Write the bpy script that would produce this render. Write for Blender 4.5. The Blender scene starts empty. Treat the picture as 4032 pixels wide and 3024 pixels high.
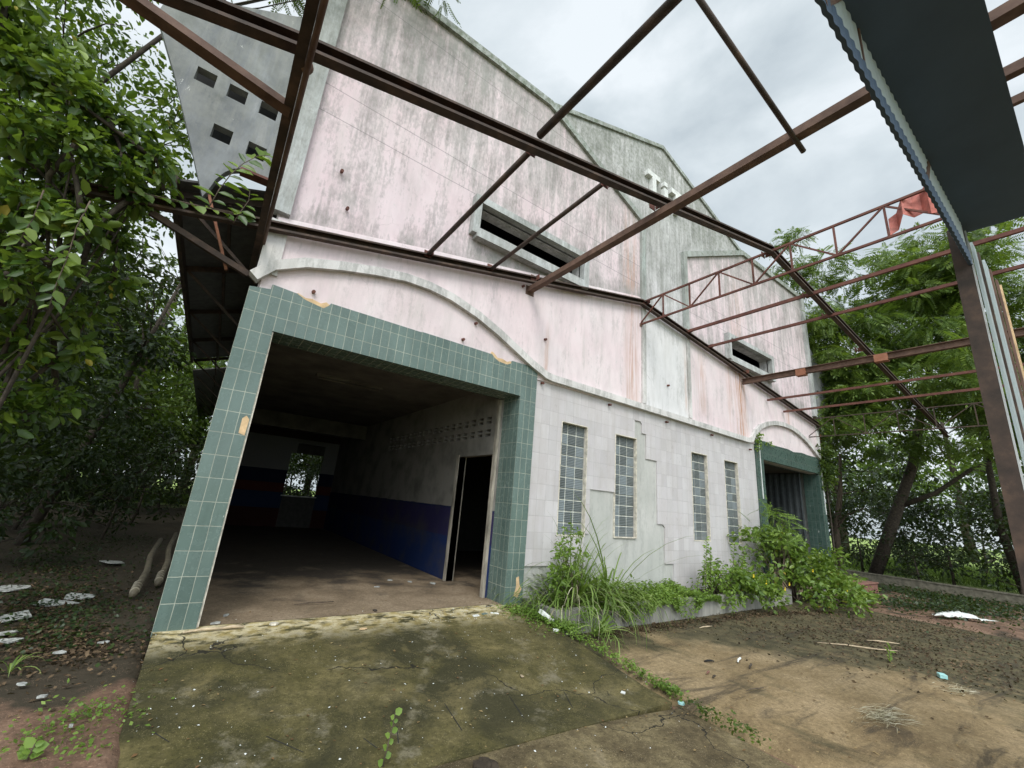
import bpy, bmesh, math, random
import numpy as np
from mathutils import Vector, Matrix
from mathutils.geometry import tessellate_polygon
random.seed(7); RNG = np.random.default_rng(7)
R = math.radians

# ------------------------------------------------------------ camera, light
sc = bpy.context.scene
COL = sc.collection
camd = bpy.data.cameras.new('camera'); cam = bpy.data.objects.new('camera', camd); COL.objects.link(cam)
camd.sensor_width = 36; camd.lens = 14.72; camd.clip_start = .02; camd.clip_end = 600
M3 = Matrix(((0.80874517, -0.22398333, -0.54384071), (-0.58247418, -0.17675986, -0.79339762), (0.08157863, 0.95842966, -0.27341819)))
# columns must be camera axes in world space
cam.matrix_world = Matrix.Translation((0, -5.8266, 1.5)) @ M3.to_4x4()
sc.camera = cam
sc.render.resolution_x = 1024; sc.render.resolution_y = 768
sc.view_settings.view_transform = 'Standard'; sc.view_settings.look = 'None'
sc.view_settings.gamma = 1; sc.view_settings.exposure = 0.43
sc.cycles.max_bounces = 8; sc.cycles.transparent_max_bounces = 8
sc.cycles.sample_clamp_indirect = 6

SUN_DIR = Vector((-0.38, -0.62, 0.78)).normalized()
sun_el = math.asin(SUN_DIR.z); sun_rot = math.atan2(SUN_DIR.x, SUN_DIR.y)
world = bpy.data.worlds.new('World'); sc.world = world; world.use_nodes = True
nt = world.node_tree; N = nt.nodes; Lk = nt.links
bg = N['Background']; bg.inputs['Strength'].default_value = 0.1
sky = N.new('ShaderNodeTexSky'); sky.sky_type = 'NISHITA'; sky.sun_disc = False
sky.sun_elevation = sun_el; sky.sun_rotation = sun_rot
tc = N.new('ShaderNodeTexCoord')
mp = N.new('ShaderNodeMapping'); mp.inputs['Scale'].default_value = (1, 1, 1.9)
Lk.new(tc.outputs['Generated'], mp.inputs['Vector'])
def wnoise(scale, detail, dist, rough=.55):
    n = N.new('ShaderNodeTexNoise'); n.inputs['Scale'].default_value = scale
    n.inputs['Detail'].default_value = detail; n.inputs['Distortion'].default_value = dist
    n.inputs['Roughness'].default_value = rough
    Lk.new(mp.outputs['Vector'], n.inputs['Vector']); return n
n1 = wnoise(2.1, 9, .35)
cr = N.new('ShaderNodeValToRGB'); cr.color_ramp.elements[0].position = .38; cr.color_ramp.elements[1].position = .62
cr.color_ramp.elements[0].color = (4.3, 4.9, 5.3, 1); cr.color_ramp.elements[1].color = (6.9, 7.4, 7.75, 1)
e = cr.color_ramp.elements.new(.5); e.color = (5.5, 6.1, 6.45, 1)
Lk.new(n1.outputs['Fac'], cr.inputs['Fac'])
mx = N.new('ShaderNodeMixRGB'); mx.inputs['Fac'].default_value = .93
Lk.new(sky.outputs['Color'], mx.inputs['Color1']); Lk.new(cr.outputs['Color'], mx.inputs['Color2'])
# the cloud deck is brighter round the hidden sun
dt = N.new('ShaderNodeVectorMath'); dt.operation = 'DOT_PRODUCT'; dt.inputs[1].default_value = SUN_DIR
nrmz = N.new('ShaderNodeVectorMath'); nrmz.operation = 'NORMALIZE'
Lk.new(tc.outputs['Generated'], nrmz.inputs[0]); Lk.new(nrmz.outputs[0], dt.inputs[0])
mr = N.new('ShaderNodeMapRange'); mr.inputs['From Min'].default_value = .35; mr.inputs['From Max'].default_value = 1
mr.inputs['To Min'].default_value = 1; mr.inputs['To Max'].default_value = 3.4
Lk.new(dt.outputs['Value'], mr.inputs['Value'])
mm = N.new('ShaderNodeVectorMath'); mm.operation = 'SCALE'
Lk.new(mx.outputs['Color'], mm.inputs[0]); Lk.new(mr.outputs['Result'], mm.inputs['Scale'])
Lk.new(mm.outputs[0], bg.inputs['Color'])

sund = bpy.data.lights.new('sun', 'SUN'); sund.energy = 1.5; sund.angle = R(22); sund.color = (1, .97, .92)
sun = bpy.data.objects.new('sun', sund); COL.objects.link(sun)
sun.rotation_euler = SUN_DIR.to_track_quat('Z', 'Y').to_euler()

# ------------------------------------------------------------ helpers
def tag(o, label=None, cat=None, group=None, kind=None):
    if label: o['label'] = label
    if cat: o['category'] = cat
    if group: o['group'] = group
    if kind: o['kind'] = kind
    return o
def empty(name, loc=(0, 0, 0), rz=0, **k):
    o = bpy.data.objects.new(name, None); COL.objects.link(o); o.empty_display_size = .2
    o.location = loc; o.rotation_euler = (0, 0, rz); return tag(o, **k)
def copy_tree(o, parent=None):
    c = o.copy(); COL.objects.link(c); c.parent = parent
    for ch in list(o.children): copy_tree(ch, c)
    return c
class MB:
    def __init__(s): s.v = []; s.f = []
    def add(s, vs, fs):
        b = len(s.v); s.v += [tuple(p) for p in vs]; s.f += [tuple(i + b for i in f) for f in fs]; return s
    def box(s, x0, x1, y0, y1, z0, z1):
        return s.add([(x0,y0,z0),(x1,y0,z0),(x1,y1,z0),(x0,y1,z0),(x0,y0,z1),(x1,y0,z1),(x1,y1,z1),(x0,y1,z1)],
                     [(0,3,2,1),(4,5,6,7),(0,1,5,4),(1,2,6,5),(2,3,7,6),(3,0,4,7)])
    def beam(s, p, q, w, h=None, up=(0, 0, 1)):
        h = h or w; p = Vector(p); q = Vector(q); d = (q - p).normalized(); u = Vector(up)
        if abs(d.dot(u)) > .98: u = Vector((0, 1, 0))
        r = d.cross(u).normalized(); t = r.cross(d)
        vs = [c + r * a * w / 2 + t * b * h / 2 for c in (p, q) for a, b in ((-1,-1),(1,-1),(1,1),(-1,1))]
        return s.add(vs, [(0,1,2,3),(7,6,5,4),(0,4,5,1),(1,5,6,2),(2,6,7,3),(3,7,4,0)])
    def tube(s, pts, rad, n=8, cap=True):
        pts = [Vector(p) for p in pts]; k = len(pts)
        if not hasattr(rad, '__len__'): rad = [rad] * k
        vs = []; fs = []; ref = Vector((.3, .2, .93))
        for i, p in enumerate(pts):
            d = (pts[min(i+1, k-1)] - pts[max(i-1, 0)]).normalized()
            r = d.cross(ref)
            if r.length < .2: r = d.cross(Vector((1, 0, 0)))
            r.normalize(); t = r.cross(d)
            for j in range(n):
                a = 2 * math.pi * j / n; vs.append(p + (r * math.cos(a) + t * math.sin(a)) * rad[i])
        for i in range(k - 1):
            for j in range(n):
                fs.append((i*n+j, i*n+(j+1)%n, (i+1)*n+(j+1)%n, (i+1)*n+j))
        if cap: fs += [tuple(range(n))[::-1], tuple((k-1)*n+j for j in range(n))]
        return s.add(vs, fs)
    def prism(s, outer, holes=(), y0=0, y1=.1, plane='xz'):
        """polygon with holes, extruded from y0 to y1 (plane xz), or along x (yz) or z (xy)"""
        loops = [list(outer)] + [list(h) for h in holes]
        flat = [p for l in loops for p in l]
        tris = tessellate_polygon([[Vector((p[0], p[1], 0)) for p in l] for l in loops])
        def P(p, d):
            return (p[0], d, p[1]) if plane == 'xz' else (d, p[0], p[1]) if plane == 'yz' else (p[0], p[1], d)
        n = len(flat); vs = [P(p, y0) for p in flat] + [P(p, y1) for p in flat]; fs = []
        for t in tris: fs.append(tuple(t)); fs.append(tuple(i + n for i in reversed(t)))
        b = 0
        for l in loops:
            k = len(l)
            for i in range(k): fs.append((b+i, b+(i+1)%k, b+(i+1)%k+n, b+i+n))
            b += k
        return s.add(vs, fs)
    def ribbon(s, pts, w, y0, y1):
        """band of width w (centred) along a polyline in the xz plane, extruded in y"""
        P = [Vector((p[0], p[1])) for p in pts]; a = []; b = []
        for i, p in enumerate(P):
            d1 = (P[i] - P[i-1]).normalized() if i else (P[1] - P[0]).normalized()
            d2 = (P[i+1] - P[i]).normalized() if i < len(P)-1 else d1
            n1 = Vector((-d1.y, d1.x)); n2 = Vector((-d2.y, d2.x)); m = (n1 + n2).normalized()
            k = w / 2 / max(.4, m.dot(n1)); a.append(p + m * k); b.append(p - m * k)
        vs = []
        for i in range(len(P)):
            vs += [(a[i].x, y0, a[i].y), (b[i].x, y0, b[i].y), (b[i].x, y1, b[i].y), (a[i].x, y1, a[i].y)]
        fs = []
        for i in range(len(P)-1):
            o = i*4
            for j in range(4): fs.append((o+j, o+(j+1)%4, o+4+(j+1)%4, o+4+j))
        fs += [(3,2,1,0), tuple((len(P)-1)*4+j for j in range(4))]
        return s.add(vs, fs)
    def build(s, name, mat, parent=None, smooth=False, bevel=0, **k):
        me = bpy.data.meshes.new(name); me.from_pydata(s.v, [], s.f)
        bm = bmesh.new(); bm.from_mesh(me); bmesh.ops.recalc_face_normals(bm, faces=bm.faces)
        if bevel: bmesh.ops.bevel(bm, geom=[e for e in bm.edges if e.calc_face_angle(0) > .5], offset=bevel, segments=1, affect='EDGES')
        bm.to_mesh(me); bm.free()
        if smooth:
            me.polygons.foreach_set('use_smooth', [True] * len(me.polygons))
        me.materials.append(mat)
        o = bpy.data.objects.new(name, me); COL.objects.link(o)
        if parent: o.parent = parent
        return tag(o, **k)
def np_mesh(name, verts, quads, mat, parent=None, smooth=False, **k):
    me = bpy.data.meshes.new(name); nv = len(verts); nf = len(quads)
    me.vertices.add(nv); me.vertices.foreach_set('co', np.asarray(verts, np.float32).ravel())
    me.loops.add(nf*4); me.loops.foreach_set('vertex_index', np.asarray(quads, np.int32).ravel())
    me.polygons.add(nf); me.polygons.foreach_set('loop_start', np.arange(0, nf*4, 4, dtype=np.int32))
    me.polygons.foreach_set('loop_total', np.full(nf, 4, np.int32))
    me.update(calc_edges=True); me.materials.append(mat)
    if smooth: me.polygons.foreach_set('use_smooth', [True]*nf)
    o = bpy.data.objects.new(name, me); COL.objects.link(o)
    if parent: o.parent = parent
    return tag(o, **k)

# ------------------------------------------------------------ materials
class Mat:
    def __init__(s, name):
        s.m = bpy.data.materials.new(name); s.m.use_nodes = True; s.t = s.m.node_tree; s.n = s.t.nodes
        s.b = s.n['Principled BSDF']; s.tc = s.n.new('ShaderNodeTexCoord'); s.pos = s.tc.outputs['Object']
    def link(s, a, b): s.t.links.new(a, b)
    def val(s, x, sock):
        if hasattr(x, 'links'): s.link(x, sock)
        else: sock.default_value = x
    def map(s, scale, src=None, loc=(0, 0, 0)):
        m = s.n.new('ShaderNodeMapping'); m.inputs['Scale'].default_value = scale; m.inputs['Location'].default_value = loc
        s.link(src or s.pos, m.inputs['Vector']); return m.outputs[0]
    def noise(s, scale, stretch=(1, 1, 1), detail=6, rough=.6, dist=0, src=None, loc=(0, 0, 0)):
        n = s.n.new('ShaderNodeTexNoise'); n.inputs['Scale'].default_value = scale; n.inputs['Detail'].default_value = detail
        n.inputs['Roughness'].default_value = rough; n.inputs['Distortion'].default_value = dist
        s.link(s.map(stretch, src, loc), n.inputs['Vector']); return n.outputs['Fac']
    def ramp(s, f, stops):
        r = s.n.new('ShaderNodeValToRGB'); els = r.color_ramp.elements
        while len(els) < len(stops): els.new(.5)
        for e, (p, c) in zip(els, stops):
            e.position = p; e.color = tuple(c) + (1,) if hasattr(c, '__len__') else (c, c, c, 1)
        s.link(f, r.inputs['Fac']); return r.outputs['Color']
    def mix(s, f, a, b, mode='MIX'):
        r = s.n.new('ShaderNodeMixRGB'); r.blend_type = mode
        for x, k in ((f, 'Fac'), (a, 'Color1'), (b, 'Color2')):
            if hasattr(x, 'links'): s.link(x, r.inputs[k])
            elif hasattr(x, '__len__'): r.inputs[k].default_value = tuple(x) + (1,)
            else: r.inputs[k].default_value = x if k == 'Fac' else (x, x, x, 1)
        return r.outputs[0]
    def math(s, op, a, b=0, clamp=False):
        r = s.n.new('ShaderNodeMath'); r.operation = op; r.use_clamp = clamp
        s.val(a, r.inputs[0]); s.val(b, r.inputs[1]); return r.outputs[0]
    def axis(s, i):
        x = s.n.new('ShaderNodeSeparateXYZ'); s.link(s.pos, x.inputs[0]); return x.outputs[i]
    def rng(s, v, a, b, c=0, d=1):
        r = s.n.new('ShaderNodeMapRange'); s.link(v, r.inputs['Value'])
        r.inputs['From Min'].default_value = a; r.inputs['From Max'].default_value = b
        r.inputs['To Min'].default_value = c; r.inputs['To Max'].default_value = d; return r.outputs[0]
    def peak(s, v, c, w):   # 1 at c, falling to 0 at distance w
        return s.math('SUBTRACT', 1, s.math('DIVIDE', s.math('ABSOLUTE', s.math('SUBTRACT', v, c)), w), True)
    def bump(s, h, strength=.3, dist=.02):
        b = s.n.new('ShaderNodeBump'); b.inputs['Strength'].default_value = strength; b.inputs['Distance'].default_value = dist
        s.link(h, b.inputs['Height']); s.link(b.outputs[0], s.b.inputs['Normal']); return b
    def done(s, color, rough=.8, spec=.3, metal=0):
        s.val(color if not (isinstance(color, tuple) and len(color) == 3) else color + (1,), s.b.inputs['Base Color'])
        s.val(rough, s.b.inputs['Roughness']); s.b.inputs['Specular IOR Level'].default_value = spec
        s.b.inputs['Metallic'].default_value = metal; return s.m
    def planar(s):  # picks the two in-plane coordinates of box-like faces
        g = s.n.new('ShaderNodeNewGeometry'); sn = s.n.new('ShaderNodeSeparateXYZ'); s.link(g.outputs['Normal'], sn.inputs[0])
        sp = s.n.new('ShaderNodeSeparateXYZ'); s.link(s.pos, sp.inputs[0])
        ax = s.math('GREATER_THAN', s.math('ABSOLUTE', sn.outputs[0]), .6); az = s.math('GREATER_THAN', s.math('ABSOLUTE', sn.outputs[2]), .6)
        u = s.n.new('ShaderNodeMix'); u.data_type = 'FLOAT'; s.link(ax, u.inputs[0]); s.link(sp.outputs[0], u.inputs[2]); s.link(sp.outputs[1], u.inputs[3])
        v = s.n.new('ShaderNodeMix'); v.data_type = 'FLOAT'; s.link(az, v.inputs[0]); s.link(sp.outputs[2], v.inputs[2]); s.link(sp.outputs[1], v.inputs[3])
        c = s.n.new('ShaderNodeCombineXYZ'); s.link(u.outputs[0], c.inputs[0]); s.link(v.outputs[0], c.inputs[1]); return c.outputs[0]

def plaster(name, base, base2, grime=1.0, low=4.5, high=9.5, rust=(), ledges=(), joints=False, moss=0.0):
    m = Mat(name); z = m.axis(2); x = m.axis(0)
    c = m.mix(m.ramp(m.noise(.9, detail=5), [(.35, 0), (.65, 1)]), base, base2)
    c = m.mix(m.ramp(m.noise(7, (1, 1, .6), 8, .7), [(.4, 0), (.75, .3)]), c, tuple(min(1, v*1.18) for v in base))
    c = m.mix(m.ramp(m.noise(2.6, (1, 1, .35), 9, .72, .3, loc=(7, 2, 1)), [(.44, 0), (.72, .55)]), c, tuple(v*.72 for v in base))
    c = m.mix(m.ramp(m.noise(4.5, (1, 1, .12), 7, .7, loc=(1, 5, 2)), [(.5, 0), (.68, .35)]), c, (.42, .40, .37))
    # vertical run stains, patches of black mould growing towards the top
    st = m.noise(6.5, (1, 1, .10), 8, .68, .25); pt = m.noise(1.35, (1, 1, .75), 9, .66, .5, loc=(3, 1, 5))
    fine = m.noise(26, (1, 1, .45), 5, .7)
    mask = m.math('ADD', m.math('MULTIPLY', st, .52), m.math('ADD', m.math('MULTIPLY', pt, .37), m.math('MULTIPLY', fine, .28)))
    hz = m.rng(z, low, high, -.07, .06)
    mask = m.math('ADD', mask, hz)
    if ledges:   # dirt washed down to the sloping ledge, and below the sills
        lz = m.math('MINIMUM', m.math('ADD', 4.86, m.math('MULTIPLY', x, .217)), m.math('SUBTRACT', 7.388, m.math('MULTIPLY', x, .127)))
        mask = m.math('ADD', mask, m.rng(m.math('SUBTRACT', z, lz), 0, .42, .13, 0))
        for (xa, xb, za) in ((2.8, 5.65, 5.9), (11.2, 14.0, 5.9)):
            ww = m.math('MULTIPLY', m.math('GREATER_THAN', x, xa), m.math('LESS_THAN', x, xb))
            mask = m.math('ADD', mask, m.math('MULTIPLY', ww, m.math('MULTIPLY', m.rng(z, za-.9, za, 0, .09), m.math('LESS_THAN', z, za))))
            mask = m.math('ADD', mask, m.math('MULTIPLY', ww, m.rng(m.math('ABSOLUTE', m.math('SUBTRACT', z, 6.85)), 0, .35, .06, 0)))
    for (zz, k) in ledges:
        mask = m.math('ADD', mask, m.math('MULTIPLY', m.peak(z, zz, .45), k))
    g = m.ramp(mask, [(.545, 0), (.595, .36), (.69, .78), (.8, 1)])
    g = m.math('MULTIPLY', g, grime, True)
    gc = m.mix(m.ramp(m.noise(3.1, detail=4), [(.45, 0), (.6, 1)]), (.235, .235, .215), (.165, .168, .150))
    c = m.mix(g, c, gc)
    if moss:
        mo = m.math('MULTIPLY', m.ramp(m.math('ADD', m.noise(9, detail=7, rough=.7), m.rng(z, 8, 10, -.1, .04)), [(.5, 0), (.62, 1)]), moss)
        c = m.mix(mo, c, (.08, .10, .055))
    for (xx, w, z0, z1, k) in rust:
        f = m.math('MULTIPLY', m.peak(x, xx, w), m.math('MULTIPLY', m.rng(z, z0, z0+.3), m.rng(z, z1, z1-.9)))
        f = m.math('MULTIPLY', f, m.ramp(m.noise(13, (1, 1, .05), 5, .7), [(.42, 0), (.6, 1)]))
        c = m.mix(m.math('MULTIPLY', f, k, True), c, (.42, .22, .13))
    if joints:
        for zz in joints:
            wv = m.math('ADD', z, m.math('MULTIPLY', m.math('SUBTRACT', m.noise(2), .5), .01))
            j = m.math('GREATER_THAN', .008, m.math('ABSOLUTE', m.math('SUBTRACT', wv, zz)))
            c = m.mix(m.math('MULTIPLY', j, .55), c, (.16, .15, .15))
    pk = m.ramp(m.noise(5.5, (1, 1, .8), 10, .78, .8, loc=(11, 4, 6)), [(.655, 0), (.662, .8)])
    c = m.mix(pk, c, (.50, .49, .46))
    # hairline cracks
    vo = m.n.new('ShaderNodeTexVoronoi'); vo.feature = 'DISTANCE_TO_EDGE'; vo.inputs['Scale'].default_value = .55
    wn = m.n.new('ShaderNodeTexNoise'); wn.inputs['Scale'].default_value = 3; wn.inputs['Detail'].default_value = 6; m.link(m.pos, wn.inputs['Vector'])
    add = m.n.new('ShaderNodeVectorMath'); add.operation = 'ADD'
    sc_ = m.n.new('ShaderNodeVectorMath'); sc_.operation = 'SCALE'; sc_.inputs['Scale'].default_value = .35
    m.link(wn.outputs['Color'], sc_.inputs[0]); m.link(m.pos, add.inputs[0]); m.link(sc_.outputs[0], add.inputs[1]); m.link(add.outputs[0], vo.inputs['Vector'])
    ck = m.math('MULTIPLY', m.math('LESS_THAN', vo.outputs['Distance'], .0018), m.ramp(m.noise(.8, detail=2, loc=(9, 0, 0)), [(.55, 0), (.62, .35)]))
    c = m.mix(ck, c, (.2, .19, .18))
    m.bump(m.math('ADD', m.math('MULTIPLY', fine, .5), m.noise(60, detail=3)), .25, .01)
    return m.done(c, .88, .2)

def tilemat(name, base, var, mortar, w, h, ms, rough, ox=0, oz=0, dirt=.3, grime=(.1, .1, .07)):
    m = Mat(name); uv = m.planar()
    bt = m.n.new('ShaderNodeTexBrick'); bt.offset = 0; bt.squash = 1
    bt.inputs['Scale'].default_value = 1; bt.inputs['Brick Width'].default_value = w; bt.inputs['Row Height'].default_value = h
    bt.inputs['Mortar Size'].default_value = ms; bt.inputs['Mortar Smooth'].default_value = .2; bt.inputs['Bias'].default_value = 0
    bt.inputs['Color1'].default_value = tuple(base) + (1,); bt.inputs['Color2'].default_value = tuple(var) + (1,); bt.inputs['Mortar'].default_value = tuple(mortar) + (1,)
    wb = m.n.new('ShaderNodeTexNoise'); wb.inputs['Scale'].default_value = 5; m.link(m.pos, wb.inputs['Vector'])
    ws = m.n.new('ShaderNodeVectorMath'); ws.operation = 'SCALE'; ws.inputs['Scale'].default_value = .009; m.link(wb.outputs['Color'], ws.inputs[0])
    wa = m.n.new('ShaderNodeVectorMath'); wa.operation = 'ADD'; m.link(m.map((1, 1, 1), uv, (ox-.0045, oz-.0045, 0)), wa.inputs[0]); m.link(ws.outputs[0], wa.inputs[1]); m.link(wa.outputs[0], bt.inputs['Vector'])
    sn = m.n.new('ShaderNodeVectorMath'); sn.operation = 'SNAP'; sn.inputs[1].default_value = (w, h, 1); m.link(wa.outputs[0], sn.inputs[0])
    wn_ = m.n.new('ShaderNodeTexWhiteNoise'); m.link(sn.outputs[0], wn_.inputs['Vector'])
    c = m.mix(m.math('MULTIPLY', m.math('POWER', wn_.outputs['Value'], 3), .28), bt.outputs['Color'], tuple(v*.55 for v in base))
    c = m.mix(bt.outputs['Fac'], c, m.mix(m.ramp(m.noise(3, detail=4), [(.4, 0), (.6, 1)]), mortar, tuple(v*.7 for v in mortar)))
    d = m.ramp(m.math('ADD', m.math('MULTIPLY', m.noise(3.5, (1, 1, .5), 8, .7), .6), m.math('MULTIPLY', m.noise(9, (1, 1, .08), 5, .7), .4)), [(.44, 0), (.66, dirt*1.5)])
    c = m.mix(d, c, grime)
    sp = m.ramp(m.noise(24, (1, 1, .25), 2, .4), [(.765, 0), (.785, .8)])
    c = m.mix(sp, c, (.6, .62, .58))
    rr = m.math('ADD', m.math('MULTIPLY', bt.outputs['Fac'], .4), m.math('MULTIPLY', m.noise(14), rough*1.6))
    b = m.bump(bt.outputs['Fac'], .5, .004); b.invert = True
    return m.done(c, rr, .45)

def ground_mat(name, stops, scale=1.2, stretch=(1, 1, 1), dark=None, bumpk=.5, rough=.85, extra=None, cracks=0):
    m = Mat(name)
    n = m.noise(scale, stretch, 9, .66, .4); c = m.ramp(n, stops)
    f = m.noise(22, detail=8, rough=.7)
    c = m.mix(m.ramp(f, [(.38, .5), (.7, 0)]), c, tuple(v*.45 for v in stops[0][1]))
    c = m.mix(m.ramp(m.noise(70, detail=3), [(.62, 0), (.72, .5)]), c, tuple(min(1, v*1.7) for v in stops[-1][1]))
    if extra: c = extra(m, c)
    gr = m.n.new('ShaderNodeTexVoronoi'); gr.inputs['Scale'].default_value = 85; m.link(m.pos, gr.inputs['Vector'])
    c = m.mix(m.math('MULTIPLY', m.math('LESS_THAN', gr.outputs['Distance'], .2), m.ramp(m.noise(6, detail=3), [(.45, 0), (.6, .55)])), c, tuple(min(1, v*1.5) for v in stops[-1][1]))
    c = m.mix(m.ramp(m.noise(48, detail=4, rough=.75), [(.3, .75), (.46, 0)]), c, tuple(v*.35 for v in stops[0][1]))
    if cracks:
        vo = m.n.new('ShaderNodeTexVoronoi'); vo.feature = 'DISTANCE_TO_EDGE'; vo.inputs['Scale'].default_value = cracks
        wn = m.n.new('ShaderNodeTexNoise'); wn.inputs['Scale'].default_value = 2.5; wn.inputs['Detail'].default_value = 7; m.link(m.pos, wn.inputs['Vector'])
        sv = m.n.new('ShaderNodeVectorMath'); sv.operation = 'SCALE'; sv.inputs['Scale'].default_value = .5; m.link(wn.outputs['Color'], sv.inputs[0])
        av = m.n.new('ShaderNodeVectorMath'); av.operation = 'ADD'; m.link(m.pos, av.inputs[0]); m.link(sv.outputs[0], av.inputs[1]); m.link(av.outputs[0], vo.inputs['Vector'])
        ck = m.math('MULTIPLY', m.math('LESS_THAN', vo.outputs['Distance'], .0035), m.ramp(m.noise(.9, detail=2, loc=(2, 0, 5)), [(.47, 0), (.5, .9)]))
        c = m.mix(ck, c, (.012, .011, .008))
        f = m.math('SUBTRACT', f, m.math('MULTIPLY', ck, .8))
    m.bump(m.math('ADD', m.math('MULTIPLY', n, .6), m.math('MULTIPLY', f, .5)), bumpk, .03)
    return m.done(c, rough, .25)

def steel(name, a, b, c3, rough=.75):
    m = Mat(name); n = m.noise(5, (1, 1, 1), 8, .7); f = m.noise(40, detail=4)
    c = m.ramp(n, [(.35, a), (.52, b), (.68, c3)]); c = m.mix(m.math('MULTIPLY', f, .5), c, a)
    m.bump(f, .3, .004); return m.done(c, rough, .3)

def simple(name, col, rough=.7, spec=.3, k=.25, scale=8, metal=0, stretch=(1, 1, 1)):
    m = Mat(name); n = m.noise(scale, stretch, 6, .65)
    c = m.mix(m.ramp(n, [(.35, 0), (.7, 1)]), tuple(v*(1-k) for v in col), tuple(min(1, v*(1+k)) for v in col))
    m.bump(n, .15, .01); return m.done(c, rough, spec, metal)

def leafmat(name, a, b, c3, trans=.35, rough=.45, spec=.35, yellow=.0):
    m = Mat(name); g = m.n.new('ShaderNodeNewGeometry'); rnd = g.outputs['Random Per Island']
    big = m.ramp(m.noise(.9, detail=3), [(.4, 0), (.6, 1)])
    f = m.math('ADD', m.math('MULTIPLY', rnd, .7), m.math('MULTIPLY', big, .3))
    st = [(0, a), (.45, b), (1, c3)]
    c = m.ramp(f, st)
    if yellow: c = m.mix(m.math('LESS_THAN', rnd, yellow), c, (.32, .26, .03))
    m.done(c, rough, spec)
    tr = m.n.new('ShaderNodeBsdfTranslucent'); mx_ = m.n.new('ShaderNodeMixShader'); mx_.inputs[0].default_value = trans
    hs = m.mix(.6, c, (.20, .30, .02), 'MIX'); m.link(hs, tr.inputs['Color'])
    m.link(m.b.outputs[0], mx_.inputs[1]); m.link(tr.outputs[0], mx_.inputs[2])
    m.link(mx_.outputs[0], m.n['Material Output'].inputs['Surface']); return m.m

PINK = (.59, .47, .488); PINK2 = (.62, .53, .543)
M = {}
M['pink'] = plaster('pink plaster', PINK, PINK2, .92, 4.5, 9.8, rust=((7.1, .35, 6.4, 9.0, .7), (12.0, .6, 5.5, 9, .4)), ledges=((9.7, .05),), joints=(7.31, 6.82, 9.45))
M['pink_low'] = plaster('pink plaster below canopy', (.665, .55, .563), (.69, .61, .615), .55, 6.5, 12, rust=((7.15, .36, 3.5, 7.0, .7), (11.9, .42, 3.6, 6.8, 1.15), (11.3, .25, 3.6, 6.5, .4), (9.9, .3, 4.0, 6.0, .6), (14.9, .2, 4.4, 5.9, .9), (4.7, .1, 3.6, 5.0, .8)))
M['white_low'] = plaster('white plaster', (.615, .60, .60), (.66, .64, .64), .6, 6, 12, rust=((9.2, .12, 3.9, 6, .7),))
M['grey_top'] = plaster('mouldy grey plaster', (.50, .49, .485), (.56, .53, .54), 1.0, 2.0, 8.6, moss=.35)
M['trim'] = plaster('weathered white trim', (.575, .555, .54), (.64, .61, .59), .85, 2.6, 5.5)
M['trim_dark'] = plaster('mossy grey coping', (.33, .36, .34), (.42, .44, .42), 1, -1, 7, moss=.6)
M['trim_grey'] = plaster('grey window surround', (.37, .38, .375), (.50, .51, .50), .95, 1, 8)
M['wing'] = plaster('bare grey concrete', (.10, .104, .108), (.27, .28, .285), .85, 2, 9.5)
M['bare'] = plaster('bare cement render', (.42, .42, .39), (.52, .51, .48), .6, 0, 8)
M['green_tile'] = tilemat('green wall tile', (.108, .158, .139), (.132, .184, .163), (.41, .43, .35), .12, .25, .0035, .3, .08, 0, .25, (.04, .06, .05))
M['pink_tile'] = tilemat('pale pink wall tile', (.535, .50, .505), (.575, .545, .545), (.43, .40, .40), .1945, .265, .0022, .5, -4.48+.1945*24, -.54+.265*4, .35, (.40, .36, .33))
M['mortar'] = simple('exposed tan mortar', (.60, .42, .24), .9)
M['cream'] = simple('cream edge render', (.60, .55, .46), .85, k=.35, scale=12)
M['grout'] = simple('white grout', (.66, .66, .58), .8)
M['rust'] = steel('rusty brown steel', (.075, .042, .03), (.135, .08, .058), (.20, .12, .085))
M['rust_red'] = steel('red oxide steel', (.085, .035, .028), (.15, .06, .045), (.20, .09, .06))
M['dark_steel'] = steel('dark old steel', (.035, .026, .021), (.068, .045, .034), (.13, .08, .055))
M['orange_plate'] = steel('orange rust plate', (.22, .09, .05), (.30, .13, .08), (.36, .18, .11))
M['soffit'] = simple('dark navy sheet', (.058, .088, .135), .6, .25, .1, 2)
M['bark'] = simple('brown bark', (.10, .075, .055), .9, k=.5, scale=14, stretch=(1, 1, .3))
M['bark_dark'] = simple('dark bark', (.06, .048, .036), .9, k=.5, scale=14)
M['white_paint'] = simple('flaked white paint', (.72, .73, .70), .7)
M['chalk'] = simple('dirty chalky plaster', (.38, .385, .36), .85, k=.5, scale=18)
M['pvc'] = simple('weathered tan pipe', (.13, .11, .075), .6, k=.4)
M['brick_red'] = simple('red brick', (.20, .10, .075), .85)
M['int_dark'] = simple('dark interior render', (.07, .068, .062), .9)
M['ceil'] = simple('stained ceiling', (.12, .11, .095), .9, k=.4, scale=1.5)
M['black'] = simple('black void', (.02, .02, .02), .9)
M['roofsheet'] = simple('old roof sheet', (.10, .095, .09), .7)
M['redsheet'] = simple('faded red sheet', (.42, .13, .10), .6, k=.35)
M['cyan'] = simple('pale cyan plastic', (.35, .62, .60), .4)
M['whiteplastic'] = simple('dirty white plastic', (.62, .63, .60), .5)
M['stick'] = simple('pale dry wood', (.42, .33, .22), .85, k=.35)
M['darkleaf'] = simple('rotting brown leaf', (.10, .055, .03), .8)

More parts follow.
